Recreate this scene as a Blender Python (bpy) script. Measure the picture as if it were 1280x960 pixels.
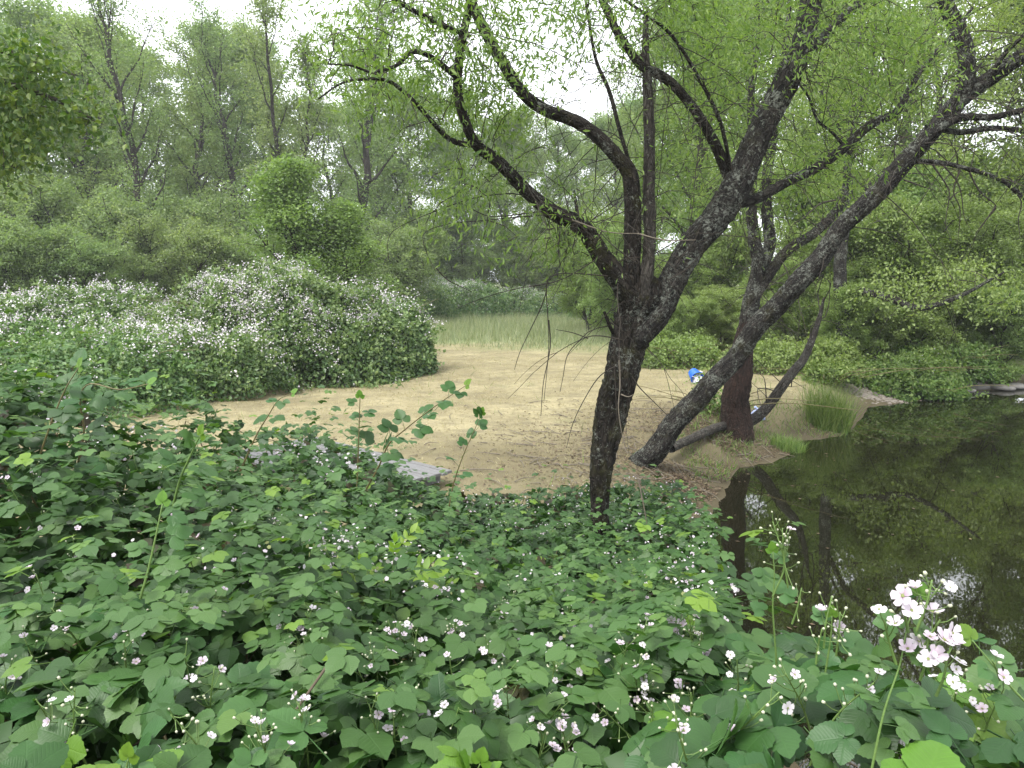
import bpy, math
import numpy as np
rng = np.random.default_rng(11)
for _o in list(bpy.data.objects):
    bpy.data.objects.remove(_o)
S = bpy.context.scene
COL = S.collection

# ------------------------------------------------------------------ camera
FPX = 940.0                       # focal length in photo pixels (1280 wide)
CAMZ = 2.4
PITCH = math.atan(130 / FPX)      # horizon at photo row 350
cd = bpy.data.cameras.new('camera')
cd.sensor_width = 36.0
cd.lens = 36.0 * FPX / 1280
cd.clip_start, cd.clip_end = 0.05, 1500
cam = bpy.data.objects.new('camera', cd)
cam.location = (0, 0, CAMZ)
cam.rotation_euler = (math.pi / 2 - PITCH, 0, 0)
COL.objects.link(cam)
S.camera = cam

# ------------------------------------------------------------------ world, sun, exposure
SUN_EL, SUN_AZ = math.radians(58), math.radians(220)     # high, veiled by cloud, behind the left shoulder
W = bpy.data.worlds.new('World'); S.world = W; W.use_nodes = True
nt = W.node_tree; nt.nodes.clear()
sky = nt.nodes.new('ShaderNodeTexSky'); sky.sky_type = 'NISHITA'; sky.sun_disc = False
sky.sun_elevation = SUN_EL; sky.sun_rotation = SUN_AZ
sky.air_density = 1.0; sky.dust_density = 4.0; sky.ozone_density = 1.0
hs = nt.nodes.new('ShaderNodeHueSaturation'); hs.inputs['Saturation'].default_value = 0.22
mx = nt.nodes.new('ShaderNodeMix'); mx.data_type = 'RGBA'; mx.inputs[0].default_value = 0.55
mx.inputs[7].default_value = (10.5, 10.8, 11.2, 1)          # even cloud cover over the whole dome
bg = nt.nodes.new('ShaderNodeBackground'); bg.inputs[1].default_value = 0.10
wo = nt.nodes.new('ShaderNodeOutputWorld')
nt.links.new(sky.outputs[0], hs.inputs['Color']); nt.links.new(hs.outputs[0], mx.inputs[6])
nt.links.new(mx.outputs[2], bg.inputs[0]); nt.links.new(bg.outputs[0], wo.inputs[0])
sd = bpy.data.lights.new('sun', 'SUN'); sd.energy = 1.5; sd.angle = math.radians(14); sd.color = (1, .97, .92)
sun = bpy.data.objects.new('sun', sd); COL.objects.link(sun)
sun.rotation_euler = (math.pi / 2 - SUN_EL, 0, math.pi - SUN_AZ)   # light travels away from the sky's sun
S.view_settings.view_transform = 'Standard'; S.view_settings.look = 'None'
S.view_settings.gamma = 1.0; S.view_settings.use_curve_mapping = False
S.view_settings.exposure = 1.6
S.render.engine = 'CYCLES'
c = S.cycles
c.max_bounces = 8; c.diffuse_bounces = 4; c.glossy_bounces = 3; c.transmission_bounces = 4; c.transparent_max_bounces = 4
c.use_denoising = True; c.sample_clamp_indirect = 6.0
c.caustics_reflective = False; c.caustics_refractive = False

# ------------------------------------------------------------------ pixel <-> place helpers
CP, SP = math.cos(PITCH), math.sin(PITCH)
CAM = np.array([0, 0, CAMZ])
def ray(u, v):
    a, b = (u - 640) / FPX, (480 - v) / FPX
    d = np.array([a, CP + b * SP, -SP + b * CP])
    return d / d[1]
def at(u, v, Y):                  # the point on the pixel's line of sight Y metres ahead
    return CAM + ray(u, v) * Y
def on_z(u, v, z):                # the point where that line meets level z
    r = ray(u, v); return CAM + r * ((z - CAMZ) / r[2])
def px(x, y, z):
    dy = y * CP - (z - CAMZ) * SP; up = y * SP + (z - CAMZ) * CP
    return 640 + FPX * x / dy, 480 - FPX * up / dy

# ------------------------------------------------------------------ node / mesh helpers
def sm(e0, e1, x):
    t = np.clip((x - e0) / (e1 - e0), 0, 1); return t * t * (3 - 2 * t)
def unit(a):
    a = np.asarray(a, float); return a / np.maximum(np.linalg.norm(a, axis=-1, keepdims=True), 1e-9)
_wv = [(rng.normal(0, 1, 2), rng.uniform(0, 6.28)) for _ in range(24)]
def noise2(x, y, f=1.0):          # smooth 2-D noise, about -1..1
    s = 0
    for k, (w, p) in enumerate(_wv):
        s = s + np.sin((w[0] * x + w[1] * y) * f * (0.6 + 0.12 * k) + p) / (1 + .12 * k)
    return s / 4.2

def mk_mesh(name, V, loops, sizes, attrs=None, smooth=True):
    me = bpy.data.meshes.new(name)
    V = np.ascontiguousarray(V, np.float32); loops = np.asarray(loops, np.int32); sizes = np.asarray(sizes, np.int32)
    me.vertices.add(len(V)); me.vertices.foreach_set('co', V.ravel())
    me.loops.add(len(loops)); me.loops.foreach_set('vertex_index', loops)
    me.polygons.add(len(sizes))
    st = np.zeros(len(sizes), np.int32); st[1:] = np.cumsum(sizes)[:-1]
    me.polygons.foreach_set('loop_start', st)
    me.polygons.foreach_set('use_smooth', np.full(len(sizes), smooth))
    me.update(calc_edges=True)
    for k, a in (attrs or {}).items():
        a = np.ascontiguousarray(a, np.float32)
        if a.ndim == 2:
            me.attributes.new(k, 'FLOAT_VECTOR', 'POINT').data.foreach_set('vector', a.ravel())
        else:
            me.attributes.new(k, 'FLOAT', 'POINT').data.foreach_set('value', a)
    return me

class Geo:                        # collects pieces, then becomes one mesh
    def __init__(s): s.V, s.L, s.S, s.A, s.n = [], [], [], {}, 0
    def add(s, V, F, **attrs):    # F: list of tuples or (loops, sizes)
        V = np.asarray(V, float)
        if isinstance(F, tuple): L, Z = F
        else: L = [i for f in F for i in f]; Z = [len(f) for f in F]
        s.V.append(V); s.L.append(np.asarray(L) + s.n); s.S.append(np.asarray(Z))
        for k, a in attrs.items():
            a = np.asarray(a, float)
            if a.ndim == 0: a = np.full(len(V), a)
            s.A.setdefault(k, []).append(a)
        s.n += len(V)
    def mesh(s, name, smooth=True):
        return mk_mesh(name, np.concatenate(s.V), np.concatenate(s.L), np.concatenate(s.S),
                       {k: np.concatenate(a) for k, a in s.A.items()}, smooth)

def obj(name, me, mat=None, parent=None, loc=None, **props):
    o = bpy.data.objects.new(name, me); COL.objects.link(o)
    if mat is not None and me is not None and len(me.materials) == 0: me.materials.append(mat)
    if parent is not None: o.parent = parent
    if loc is not None: o.location = loc
    for k, v in props.items(): o[k] = v
    return o
def thing(name, label, cat, loc=(0, 0, 0), group=None):
    o = obj(name, None, loc=loc, label=label, category=cat)
    if group: o['group'] = group
    return o

class N:                          # tiny node-tree writer
    def __init__(s, name):
        s.m = bpy.data.materials.new(name); s.m.use_nodes = True; s.t = s.m.node_tree; s.t.nodes.clear()
        s.out = s.t.nodes.new('ShaderNodeOutputMaterial')
    def n(s, typ, ins=None, **kw):
        x = s.t.nodes.new(typ)
        for k, v in kw.items(): setattr(x, k, v)
        for k, v in (ins or {}).items(): s.set(x.inputs[k], v)
        return x
    def set(s, sock, v):
        if isinstance(v, bpy.types.NodeSocket): s.t.links.new(v, sock)
        elif isinstance(v, (tuple, list)) and len(v) == 3 and sock.type == 'RGBA': sock.default_value = (*v, 1)
        else: sock.default_value = v
    def math(s, op, a, b=0.0, clamp=False):
        x = s.n('ShaderNodeMath', operation=op, use_clamp=clamp); s.set(x.inputs[0], a); s.set(x.inputs[1], b); return x.outputs[0]
    def mix(s, f, a, b, blend='MIX'):
        x = s.n('ShaderNodeMix', data_type='RGBA', blend_type=blend); s.set(x.inputs[0], f); s.set(x.inputs[6], a); s.set(x.inputs[7], b); return x.outputs[2]
    def ramp(s, f, stops, interp='LINEAR'):
        x = s.n('ShaderNodeValToRGB'); s.set(x.inputs[0], f); cr = x.color_ramp; cr.interpolation = interp
        while len(cr.elements) < len(stops): cr.elements.new(0.5)
        for e, (p, col) in zip(cr.elements, stops):
            e.position = p; e.color = (*col, 1) if isinstance(col, (tuple, list)) else (col, col, col, 1)
        return x.outputs[0]
    def noise(s, vec, scale, detail=4.0, rough=0.55, dist=0.0):
        x = s.n('ShaderNodeTexNoise', {'Scale': scale, 'Detail': detail, 'Roughness': rough, 'Distortion': dist})
        if vec is not None: s.set(x.inputs['Vector'], vec)
        return x.outputs[0]
    def attr(s, name, out=2): return s.n('ShaderNodeAttribute', attribute_name=name).outputs[out]
    def pos(s): return s.n('ShaderNodeNewGeometry').outputs['Position']
    def objc(s): return s.n('ShaderNodeTexCoord').outputs['Object']
    def bump(s, h, strength=.5, dist=.01):
        return s.n('ShaderNodeBump', {'Height': h, 'Strength': strength, 'Distance': dist}).outputs[0]
    def done(s, shader): s.t.links.new(shader, s.out.inputs[0]); return s.m

def leaf_material(name, stops, trans=.3, rough=.45, veins=0.0, spec=.4, hue=.025):
    b = N(name)
    tint = b.attr('tint')
    col = b.ramp(tint, stops)
    nz = b.noise(b.objc(), 1.3, 2)
    oi = b.n('ShaderNodeObjectInfo').outputs['Random']
    val = b.math('ADD', b.math('MULTIPLY', nz, .5), .72)
    hsv = b.n('ShaderNodeHueSaturation', {'Hue': b.math('ADD', b.math('MULTIPLY', oi, hue), .5 - hue / 2), 'Saturation': 1.0, 'Value': val, 'Color': col})
    col = hsv.outputs[0]
    nrm = None
    if veins:
        sep = b.n('ShaderNodeSeparateXYZ', {0: b.attr('luv', 1)})
        ax = b.math('ABSOLUTE', sep.outputs[0])
        w = b.math('SINE', b.math('MULTIPLY', b.math('SUBTRACT', sep.outputs[1], b.math('MULTIPLY', ax, .55)), 56.0))
        w = b.math('POWER', b.math('ADD', b.math('MULTIPLY', w, .5), .5), 5.0)
        mid = b.math('SUBTRACT', 1.0, b.math('MULTIPLY', ax, 28.0), True)
        v = b.math('MAXIMUM', b.math('MULTIPLY', w, .55), mid)
        col = b.mix(b.math('MULTIPLY', v, veins), col, b.mix(1.0, col, (1.7, 1.55, 1.5), 'MULTIPLY'))
        fine = b.noise(b.attr('luv', 1), 9.0, 4)
        col = b.mix(b.math('MULTIPLY', fine, .35), col, b.mix(1.0, col, (.6, .68, .6), 'MULTIPLY'))
        nrm = b.bump(b.math('SUBTRACT', b.math('MULTIPLY', fine, .6), v), .2, .003)
    p = b.n('ShaderNodeBsdfPrincipled', {'Base Color': col, 'Roughness': rough, 'Specular IOR Level': spec})
    if nrm is not None: b.set(p.inputs['Normal'], nrm)
    t = b.n('ShaderNodeBsdfTranslucent', {'Color': b.mix(1.0, col, (1.25, 1.35, .55), 'MULTIPLY')})
    ms = b.n('ShaderNodeMixShader', {0: trans}); b.t.links.new(p.outputs[0], ms.inputs[1]); b.t.links.new(t.outputs[0], ms.inputs[2])
    return b.done(ms.outputs[0])

def bark_material(name, dark, lite, moss=0.0, lichen=0.0, lich_col=(.30, .32, .27), furrow=1.0):
    b = N(name)
    bv = b.attr('bark', 1)
    mp = b.n('ShaderNodeMapping', {'Vector': bv, 'Scale': (1, 1, .28)}).outputs[0]
    big = b.noise(mp, 22, 6, .62, .9)
    fine = b.noise(bv, 85, 5, .7)
    vo = b.n('ShaderNodeTexVoronoi', {'Vector': b.n('ShaderNodeMapping', {'Vector': bv, 'Scale': (1, 1, .35)}).outputs[0], 'Scale': 30.0, 'Randomness': 1.0}, feature='DISTANCE_TO_EDGE').outputs[0]
    crack = b.ramp(vo, [(.0, 0.0), (.16, 1.0)])
    ridge = b.math('MULTIPLY', b.ramp(big, [(.36, 0.0), (.5, .5), (.66, 1.0)]), b.math('ADD', b.math('MULTIPLY', crack, .7), .3))
    h = b.math('ADD', ridge, b.math('MULTIPLY', fine, .4))
    col = b.mix(ridge, dark, lite)
    col = b.mix(b.math('MULTIPLY', fine, .7), col, b.mix(1.0, col, (.4, .38, .36), 'MULTIPLY'))
    if moss:
        m = b.noise(b.objc(), 3.6, 6, .65)
        mo = b.math('ADD', b.attr('moss'), b.math('MULTIPLY', b.math('SUBTRACT', m, .5), 2.4))
        mf = b.math('MULTIPLY', b.math('MULTIPLY', b.ramp(mo, [(.50, 0.0), (.75, 1.0)]), moss), b.math('ADD', b.math('MULTIPLY', fine, .9), .25))
        mcol = b.mix(b.noise(b.objc(), 40, 3), (.016, .018, .005), (.075, .072, .018))
        col = b.mix(mf, col, mcol)
    if lichen:
        l = b.noise(b.objc(), 5.0, 4, .65)
        sp2 = b.noise(b.objc(), 75.0, 4, .7)
        sp = b.math('ADD', b.math('MULTIPLY', b.noise(b.objc(), 34.0, 6, .75, .8), .75), b.math('MULTIPLY', l, .45))
        lf = b.ramp(sp, [(.70 - .035 * lichen, 0.0), (.76 - .035 * lichen, 1.0)])
        col = b.mix(b.math('MULTIPLY', lf, .85), col, b.mix(sp2, lich_col, tuple(x * .5 for x in lich_col)))
        h = b.math('ADD', h, b.math('MULTIPLY', lf, .25))
    p = b.n('ShaderNodeBsdfPrincipled', {'Base Color': col, 'Roughness': .9, 'Specular IOR Level': .2, 'Normal': b.bump(h, 1.0, .045 * furrow)})
    return b.done(p.outputs[0])

def plain_material(name, col, rough=.6, var=.25, scale=6.0, bump=.2, spec=.4, col2=None):
    b = N(name); nz = b.noise(b.objc(), scale, 5)
    cc = b.mix(nz, col, col2 or tuple(x * (1 - var) for x in col))
    p = b.n('ShaderNodeBsdfPrincipled', {'Base Color': cc, 'Roughness': rough, 'Specular IOR Level': spec, 'Normal': b.bump(b.noise(b.objc(), scale * 6, 4), bump, .01)})
    return b.done(p.outputs[0])

M = {}
M['bramble'] = leaf_material('bramble_leaf', [(0, (.045, .038, .014)), (.02, (.016, .050, .012)), (.4, (.039, .105, .025)), (.8, (.082, .168, .045)), (.92, (.10, .20, .026)), (1, (.17, .29, .026))], .32, .46, .10, .40)
M['mound'] = leaf_material('mound_leaf', [(0, (.055, .115, .038)), (.5, (.12, .20, .07)), (1, (.25, .33, .14))], .35, .42)
M['willow'] = leaf_material('willow_leaf', [(0, (.09, .155, .036)), (.5, (.145, .22, .055)), (1, (.22, .30, .085))], .5, .5)
M['oak'] = leaf_material('oak_leaf', [(0, (.04, .085, .018)), (.5, (.075, .135, .028)), (1, (.14, .19, .04))], .42, .45)
M['alder'] = leaf_material('alder_leaf', [(0, (.115, .18, .065)), (.5, (.185, .265, .10)), (1, (.27, .345, .145))], .48, .5)
M['cotton'] = leaf_material('cottonwood_leaf', [(0, (.125, .185, .075)), (.5, (.20, .275, .115)), (1, (.29, .355, .165))], .48, .5)
M['shrub'] = leaf_material('shrub_leaf', [(0, (.13, .195, .055)), (.5, (.20, .28, .085)), (1, (.29, .37, .15))], .48, .45)
M['sapling'] = leaf_material('sapling_leaf', [(0, (.10, .175, .05)), (.5, (.155, .245, .075)), (1, (.23, .33, .11))], .45, .45)
M['grass'] = leaf_material('grass_blade', [(0, (.07, .13, .025)), (.5, (.13, .21, .05)), (1, (.23, .29, .10))], .4, .5)
M['meadow'] = leaf_material('meadow_grass', [(0, (.15, .19, .10)), (.5, (.22, .26, .15)), (1, (.34, .34, .22))], .35, .6)
M['straw'] = leaf_material('straw_blade', [(0, (.20, .165, .085)), (.6, (.34, .30, .165)), (.9, (.45, .405, .245)), (1, (.14, .17, .07))], .2, .7, spec=.2, hue=.0)
M['litter'] = leaf_material('leaf_litter', [(0, (.05, .034, .022)), (.5, (.11, .08, .053)), (1, (.20, .155, .105))], .1, .8, spec=.2, hue=.0)
M['stem'] = plain_material('cane_skin', (.085, .12, .035), .5, .4, 30, col2=(.16, .09, .05))
M['green_stem'] = plain_material('green_cane', (.12, .20, .05), .5, .3, 30)
M['dead_cane'] = plain_material('dead_cane', (.10, .075, .05), .8, .5, 30)
M['twig'] = plain_material('twig_bark', (.035, .028, .02), .85, .4, 20)
M['pale_twig'] = plain_material('pale_twig', (.17, .145, .11), .85, .4, 20)
M['bark_a'] = bark_material('mossy_willow_bark', (.006, .005, .004), (.078, .066, .053), .9, 1.4)
M['bark_l'] = bark_material('lichened_bark', (.006, .0055, .005), (.085, .077, .067), .5, 2.2)
M['bark_red'] = bark_material('reddish_bark', (.012, .007, .005), (.085, .052, .040), .25, .3)
M['bark_dead'] = bark_material('dead_grey_bark', (.03, .027, .023), (.16, .145, .125), .1, 1.0)
M['bark_far'] = bark_material('woodland_bark', (.03, .026, .022), (.12, .105, .088))

b = N('flower_petal')
tt = b.attr('tint')
pc = b.ramp(tt, [(0, (.46, .33, .42)), (.25, (.58, .50, .57)), (.6, (.66, .63, .66)), (.78, (.62, .61, .57)), (.8, (.26, .29, .12)), (1, (.22, .26, .10))])
p_ = b.n('ShaderNodeBsdfPrincipled', {'Base Color': pc, 'Roughness': .6, 'Specular IOR Level': .2})
t_ = b.n('ShaderNodeBsdfTranslucent', {'Color': pc}); m_ = b.n('ShaderNodeMixShader', {0: .3})
b.t.links.new(p_.outputs[0], m_.inputs[1]); b.t.links.new(t_.outputs[0], m_.inputs[2])
M['petal'] = b.done(m_.outputs[0])

# ------------------------------------------------------------------ shape helpers
def catmull(P, n):
    P = np.asarray(P, float)
    if len(P) == 2: return P[0] + (P[1] - P[0]) * np.linspace(0, 1, n)[:, None]
    Q = np.vstack([2 * P[0] - P[1], P, 2 * P[-1] - P[-2]])
    seg = np.linalg.norm(np.diff(P[:, :3], axis=0), axis=1); cs = np.concatenate([[0], np.cumsum(seg)])
    t = np.linspace(0, cs[-1], n); i = np.clip(np.searchsorted(cs, t, 'right') - 1, 0, len(seg) - 1)
    f = ((t - cs[i]) / np.maximum(seg[i], 1e-9))[:, None]
    a, b_, c_, d = Q[i], Q[i + 1], Q[i + 2], Q[i + 3]
    return .5 * (2 * b_ + (c_ - a) * f + (2 * a - 5 * b_ + 4 * c_ - d) * f ** 2 + (3 * b_ - a - 3 * c_ + d) * f ** 3)

def tube(g, P, R, k=8, rough=0.0, moss=None, cap=True, r=rng):
    """a tapered tube along P with radii R, uneven like bark when rough > 0"""
    P = np.asarray(P, float); R = np.asarray(R, float); n = len(P)
    T = unit(np.gradient(P, axis=0))
    nv = np.cross(T[0], [0, 0, 1.0]); nv = unit(nv) if np.linalg.norm(nv) > .05 else np.array([1.0, 0, 0])
    F1 = np.zeros((n, 3))
    for i in range(n):
        nv = nv - T[i] * np.dot(nv, T[i]); nv = nv / max(np.linalg.norm(nv), 1e-9); F1[i] = nv
    F2 = np.cross(T, F1)
    th = np.linspace(0, 2 * math.pi, k, endpoint=False)
    s = np.concatenate([[0], np.cumsum(np.linalg.norm(np.diff(P, axis=0), axis=1))])
    rr = np.repeat(R[:, None], k, 1)
    if rough:
        d = np.zeros((n, k))
        for kk in list(range(2, 8)) + [9, 11, 13]:
            d += np.sin(kk * th[None] + r.uniform(0, 6.28) + s[:, None] * r.normal(0, 2.0) + 1.2 * np.sin(s[:, None] * r.uniform(2, 7) + r.uniform(0, 6))) * r.uniform(.3, 1) / kk ** .6
        d += .5 * np.sin(s[:, None] * r.uniform(5, 9) + r.uniform(0, 6)) * np.sin(th[None] + r.uniform(0, 6))
        d += r.normal(0, .55, (n, k))
        rr = rr * (1 + rough * d)
    V = P[:, None] + rr[..., None] * (np.cos(th)[None, :, None] * F1[:, None] + np.sin(th)[None, :, None] * F2[:, None])
    bark = np.stack([np.cos(th)[None] * R[:, None], np.sin(th)[None] * R[:, None], np.repeat(s[:, None], k, 1) + r.uniform(0, 9)], -1).reshape(-1, 3)
    i = np.arange(n - 1)[:, None] * k; j = np.arange(k)[None]; j2 = (j + 1) % k
    Q = np.stack([i + j, i + j2, i + k + j2, i + k + j], -1).reshape(-1, 4)
    V = V.reshape(-1, 3); L = Q.ravel(); Z = np.full(len(Q), 4)
    if cap:
        V = np.vstack([V, P[-1] + T[-1] * R[-1] * .5]); bark = np.vstack([bark, [0, 0, s[-1]]])
        e = (n - 1) * k; tip = len(V) - 1
        tri = np.stack([e + np.arange(k), e + (np.arange(k) + 1) % k, np.full(k, tip)], -1)
        L = np.concatenate([L, tri.ravel()]); Z = np.concatenate([Z, np.full(k, 3)])
    mo = np.zeros(len(V)) if moss is None else np.resize(np.repeat(np.asarray(moss, float), k), len(V))
    g.add(V, (L, Z), bark=bark, moss=mo)

def scatter(g, T, pos, Yd, Nn, scale, tint):
    """copies of leaf template T at pos, tip along Yd, face along Nn"""
    V, F, luv = T; pos = np.asarray(pos, float); n = len(pos)
    if n == 0: return
    Yd = unit(Yd); X = unit(np.cross(Yd, Nn)); Z = np.cross(X, Yd)
    scale = np.asarray(scale, float)
    if scale.ndim == 1: scale = scale[:, None]
    Vs = V[None] * scale[:, None, :] if scale.shape[1] == 3 else V[None] * scale[:, :, None]
    W_ = pos[:, None] + Vs[..., 0:1] * X[:, None] + Vs[..., 1:2] * Yd[:, None] + Vs[..., 2:3] * Z[:, None]
    L0 = np.array([i for f in F for i in f]); Z0 = np.array([len(f) for f in F])
    L = (np.arange(n)[:, None] * len(V) + L0[None]).ravel()
    tint = np.clip(np.asarray(tint, float), 0, 1)
    kw = dict(tint=np.repeat(tint, len(V)))
    if luv is not None: kw['luv'] = np.tile(luv, (n, 1))
    g.add(W_.reshape(-1, 3), (L, np.tile(Z0, n)), **kw)

def rand_dir(n, up=0.0, r=rng):
    d = r.normal(0, 1, (n, 3)); d = unit(d); d[:, 2] += up; return unit(d)

RHOMB = (np.array([[0, 0, 0], [.33, .45, .07], [0, 1, -.06], [-.33, .45, .07]]), [(0, 1, 2), (0, 2, 3)], None)
LANCE = (np.array([[0, 0, 0], [.085, .35, .02], [.06, .7, -.02], [0, 1, -.1], [-.06, .7, -.02], [-.085, .35, .02]]), [(0, 1, 2, 3), (0, 3, 4, 5)], None)
BLADE = (np.array([[-.5, 0, 0], [.5, 0, 0], [.3, .6, .05], [0, 1, .28], [-.3, .6, .05]]), [(0, 1, 2, 4), (4, 2, 3)], None)

def leaflet(rows, cols, serr=0.0, width=.37, fold=.22, droop=.25, pleat=0.0):
    """one bramble leaflet along +Y, folded on its midrib"""
    t = np.linspace(0, 1, rows + 1)
    w = width * np.sin(np.pi * t ** .82) ** .72 * (1 - .25 * t ** 6)
    w[0] = .012; w[-1] = 0.0
    if serr: w[1:-1] *= 1 + serr * np.where(np.arange(1, rows) % 2, 1, -1)
    V, luv = [], []
    cx = np.linspace(-1, 1, cols + 1)
    for i in range(rows + 1):
        for c_ in cx:
            x = c_ * w[i]; y = t[i] + (.02 if serr and i % 2 else 0) * abs(c_)
            z = fold * abs(x) - droop * t[i] ** 2 * .6 - .5 * x * x + pleat * math.sin((t[i] - .5 * abs(x)) * 40)
            V.append((x, y, z)); luv.append((x, t[i], 0))
    k = cols + 1
    F = [(i * k + j, i * k + j + 1, (i + 1) * k + j + 1, (i + 1) * k + j) for i in range(rows) for j in range(cols)]
    return np.array(V), F, np.array(luv)

def compound(rows, cols, n=3, serr=0.0, seed=0, petiole=True, pleat=0.0):
    """a bramble leaf: petiole and 3 or 5 leaflets, about 1.3 long"""
    r = np.random.default_rng(seed); V, F, U = [], [], []; k0 = 0
    angs = [0, 62, -62] if n == 3 else [0, 50, -50, 112, -112]
    for a in angs:
        lv, lf, lu = leaflet(rows, cols, serr, r.uniform(.40, .52), r.uniform(.1, .4), r.uniform(.05, .5), pleat)
        sc = (1.0 if a == 0 else .86 if abs(a) < 90 else .6) * r.uniform(.9, 1.08)
        lv = lv * sc
        lv[:, 1] += (.2 if a == 0 else .05)
        A = math.radians(-a + r.normal(0, 6)); ca, sa = math.cos(A), math.sin(A)
        x, y = lv[:, 0] * ca - lv[:, 1] * sa, lv[:, 0] * sa + lv[:, 1] * ca
        tl = r.normal(0, .13)
        z = lv[:, 2] + tl * np.hypot(x, y) * (1 if a else .4) + (0.02 if a == 0 else 0)
        V.append(np.stack([x, y, z], 1)); F += [tuple(i + k0 for i in f) for f in lf]; U.append(lu); k0 += len(lv)
    if petiole:
        q = np.array([[-.02, -.75, -.3], [.02, -.75, -.3], [.014, .22, .01], [-.014, .22, .01], [0, -.75, -.34], [0, .22, -.03]])
        V.append(q); F += [(k0, k0 + 1, k0 + 2, k0 + 3), (k0 + 1, k0 + 4, k0 + 5, k0 + 2), (k0 + 4, k0, k0 + 3, k0 + 5)]
        U.append(np.tile([0.3, 0.02, 0], (6, 1)))
    return np.concatenate(V), F, np.concatenate(U)

# ------------------------------------------------------------------ ground and water levels
WZ = -0.55
shore_px = [(906, 612), (925, 586), (960, 577), (990, 571), (1008, 551), (1070, 545), (1082, 510), (1140, 501), (1200, 492), (1225, 489), (1290, 484)]
shore = [on_z(u, v, WZ)[:2] for u, v in shore_px]
shore += [np.array([34, 20.5]), np.array([34, 6]), np.array([12, 3.6]), np.array([4.0, 2.7]), np.array([1.7, 3.3]), on_z(880, 735, WZ)[:2], on_z(872, 665, WZ)[:2]]
SH = np.array(shore)
def sdist(x, y):                  # signed distance to the shoreline, negative over water
    x = np.asarray(x, float); y = np.asarray(y, float); dm = np.full(x.shape, 1e9); ins = np.zeros(x.shape, bool)
    for i in range(len(SH)):
        a, b_ = SH[i], SH[(i + 1) % len(SH)]; e = b_ - a
        t = np.clip(((x - a[0]) * e[0] + (y - a[1]) * e[1]) / (e @ e), 0, 1)
        dm = np.minimum(dm, np.hypot(x - a[0] - t * e[0], y - a[1] - t * e[1]))
        cr = ((a[1] > y) != (b_[1] > y)) & (x < (b_[0] - a[0]) * (y - a[1]) / (b_[1] - a[1] + 1e-12) + a[0])
        ins ^= cr
    return np.where(ins, -dm, dm)
def ground(x, y):
    x = np.asarray(x, float); y = np.asarray(y, float)
    z = .035 * noise2(x, y, .5) + .015 * noise2(y, x, 1.7)
    z = z + .85 * sm(5.5, 1.0, y) * sm(6, 1.5, np.abs(x) - 2)
    z = z + .9 * sm(60, 110, y) + 1.2 * sm(22, 34, y) * sm(12, 20, x)
    d = sdist(x, y) + .16 * noise2(x, y, 1.6) + .09 * noise2(y, x, 4.5)
    s = sm(1.7, 0.0, d)
    z = z * (1 - s) + WZ * s
    return np.where(d < 0, WZ - .7 * sm(0, -2.2, d) - .02, z)
def gz(x, y): return float(ground(np.array([x]), np.array([y]))[0])

def axis(lo, hi, c0, n, p):       # grid lines, dense round c0
    t = np.linspace(-1, 1, n); q = np.sign(t) * (np.abs(t) * .12 + .88 * np.abs(t) ** p)
    return np.where(q < 0, c0 + q * (c0 - lo), c0 + q * (hi - c0))
YM = np.array([(-400, 4.6), (0, 4.6), (160, 5.0), (320, 5.7), (430, 7.0), (540, 7.5), (680, 7.8), (800, 8.5), (860, 8.3), (890, 7.5), (910, 6.0), (938, 3.3), (960, 2.4), (1100, 2.0), (1280, 1.85), (1600, 1.85)])
def ymax(x, y): return np.interp(640 + FPX * x / np.maximum(y, .3) + 20 * noise2(x, y, 2.2) + 14 * noise2(y, x, 6.0), YM[:, 0], YM[:, 1])
gx = axis(-400, 400, 0.5, 261, 3.6); gy = axis(-60, 700, 11, 261, 3.6)
GX, GY = np.meshgrid(gx, gy); GZ = ground(GX, GY)
n1, n0 = len(gy), len(gx)
ii = (np.arange(n1 - 1)[:, None] * n0 + np.arange(n0 - 1)[None])
Q = np.stack([ii, ii + 1, ii + n0 + 1, ii + n0], -1).reshape(-1, 4)
SD = sdist(GX, GY)
TREE_B, TREE_C = on_z(807, 577, -.08), on_z(918, 550, -.3)
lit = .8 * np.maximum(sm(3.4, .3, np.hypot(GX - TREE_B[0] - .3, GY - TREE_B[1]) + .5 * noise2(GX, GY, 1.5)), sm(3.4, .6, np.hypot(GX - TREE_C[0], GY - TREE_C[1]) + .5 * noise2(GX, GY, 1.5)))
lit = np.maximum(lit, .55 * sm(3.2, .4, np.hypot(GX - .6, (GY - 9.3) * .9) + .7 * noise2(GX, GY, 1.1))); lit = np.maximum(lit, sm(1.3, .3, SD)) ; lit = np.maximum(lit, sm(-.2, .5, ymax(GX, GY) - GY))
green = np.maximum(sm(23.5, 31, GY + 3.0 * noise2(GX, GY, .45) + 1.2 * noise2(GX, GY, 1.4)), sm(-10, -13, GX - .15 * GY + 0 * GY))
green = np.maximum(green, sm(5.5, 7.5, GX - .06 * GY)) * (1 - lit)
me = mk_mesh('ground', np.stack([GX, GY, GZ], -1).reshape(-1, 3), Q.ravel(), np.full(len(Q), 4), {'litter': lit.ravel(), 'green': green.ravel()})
b = N('ground_soil')
P_ = b.pos()
n1_ = b.noise(P_, .55, 6, .6); n2_ = b.noise(P_, 7, 6, .7); n3_ = b.noise(P_, 60, 3, .6)
straw = b.mix(b.ramp(n1_, [(.35, 0.0), (.65, 1.0)]), (.225, .195, .11), (.36, .32, .19))
straw = b.mix(b.ramp(n2_, [(.45, 0.0), (.72, .8)]), straw, (.16, .135, .08))
straw = b.mix(b.ramp(b.noise(P_, 1.7, 5, .65), [(.46, 0.0), (.68, .8)]), straw, (.165, .145, .092))
straw = b.mix(b.ramp(b.noise(P_, .9, 4, .6, .5), [(.58, 0.0), (.75, .5)]), straw, (.15, .17, .075))
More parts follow.
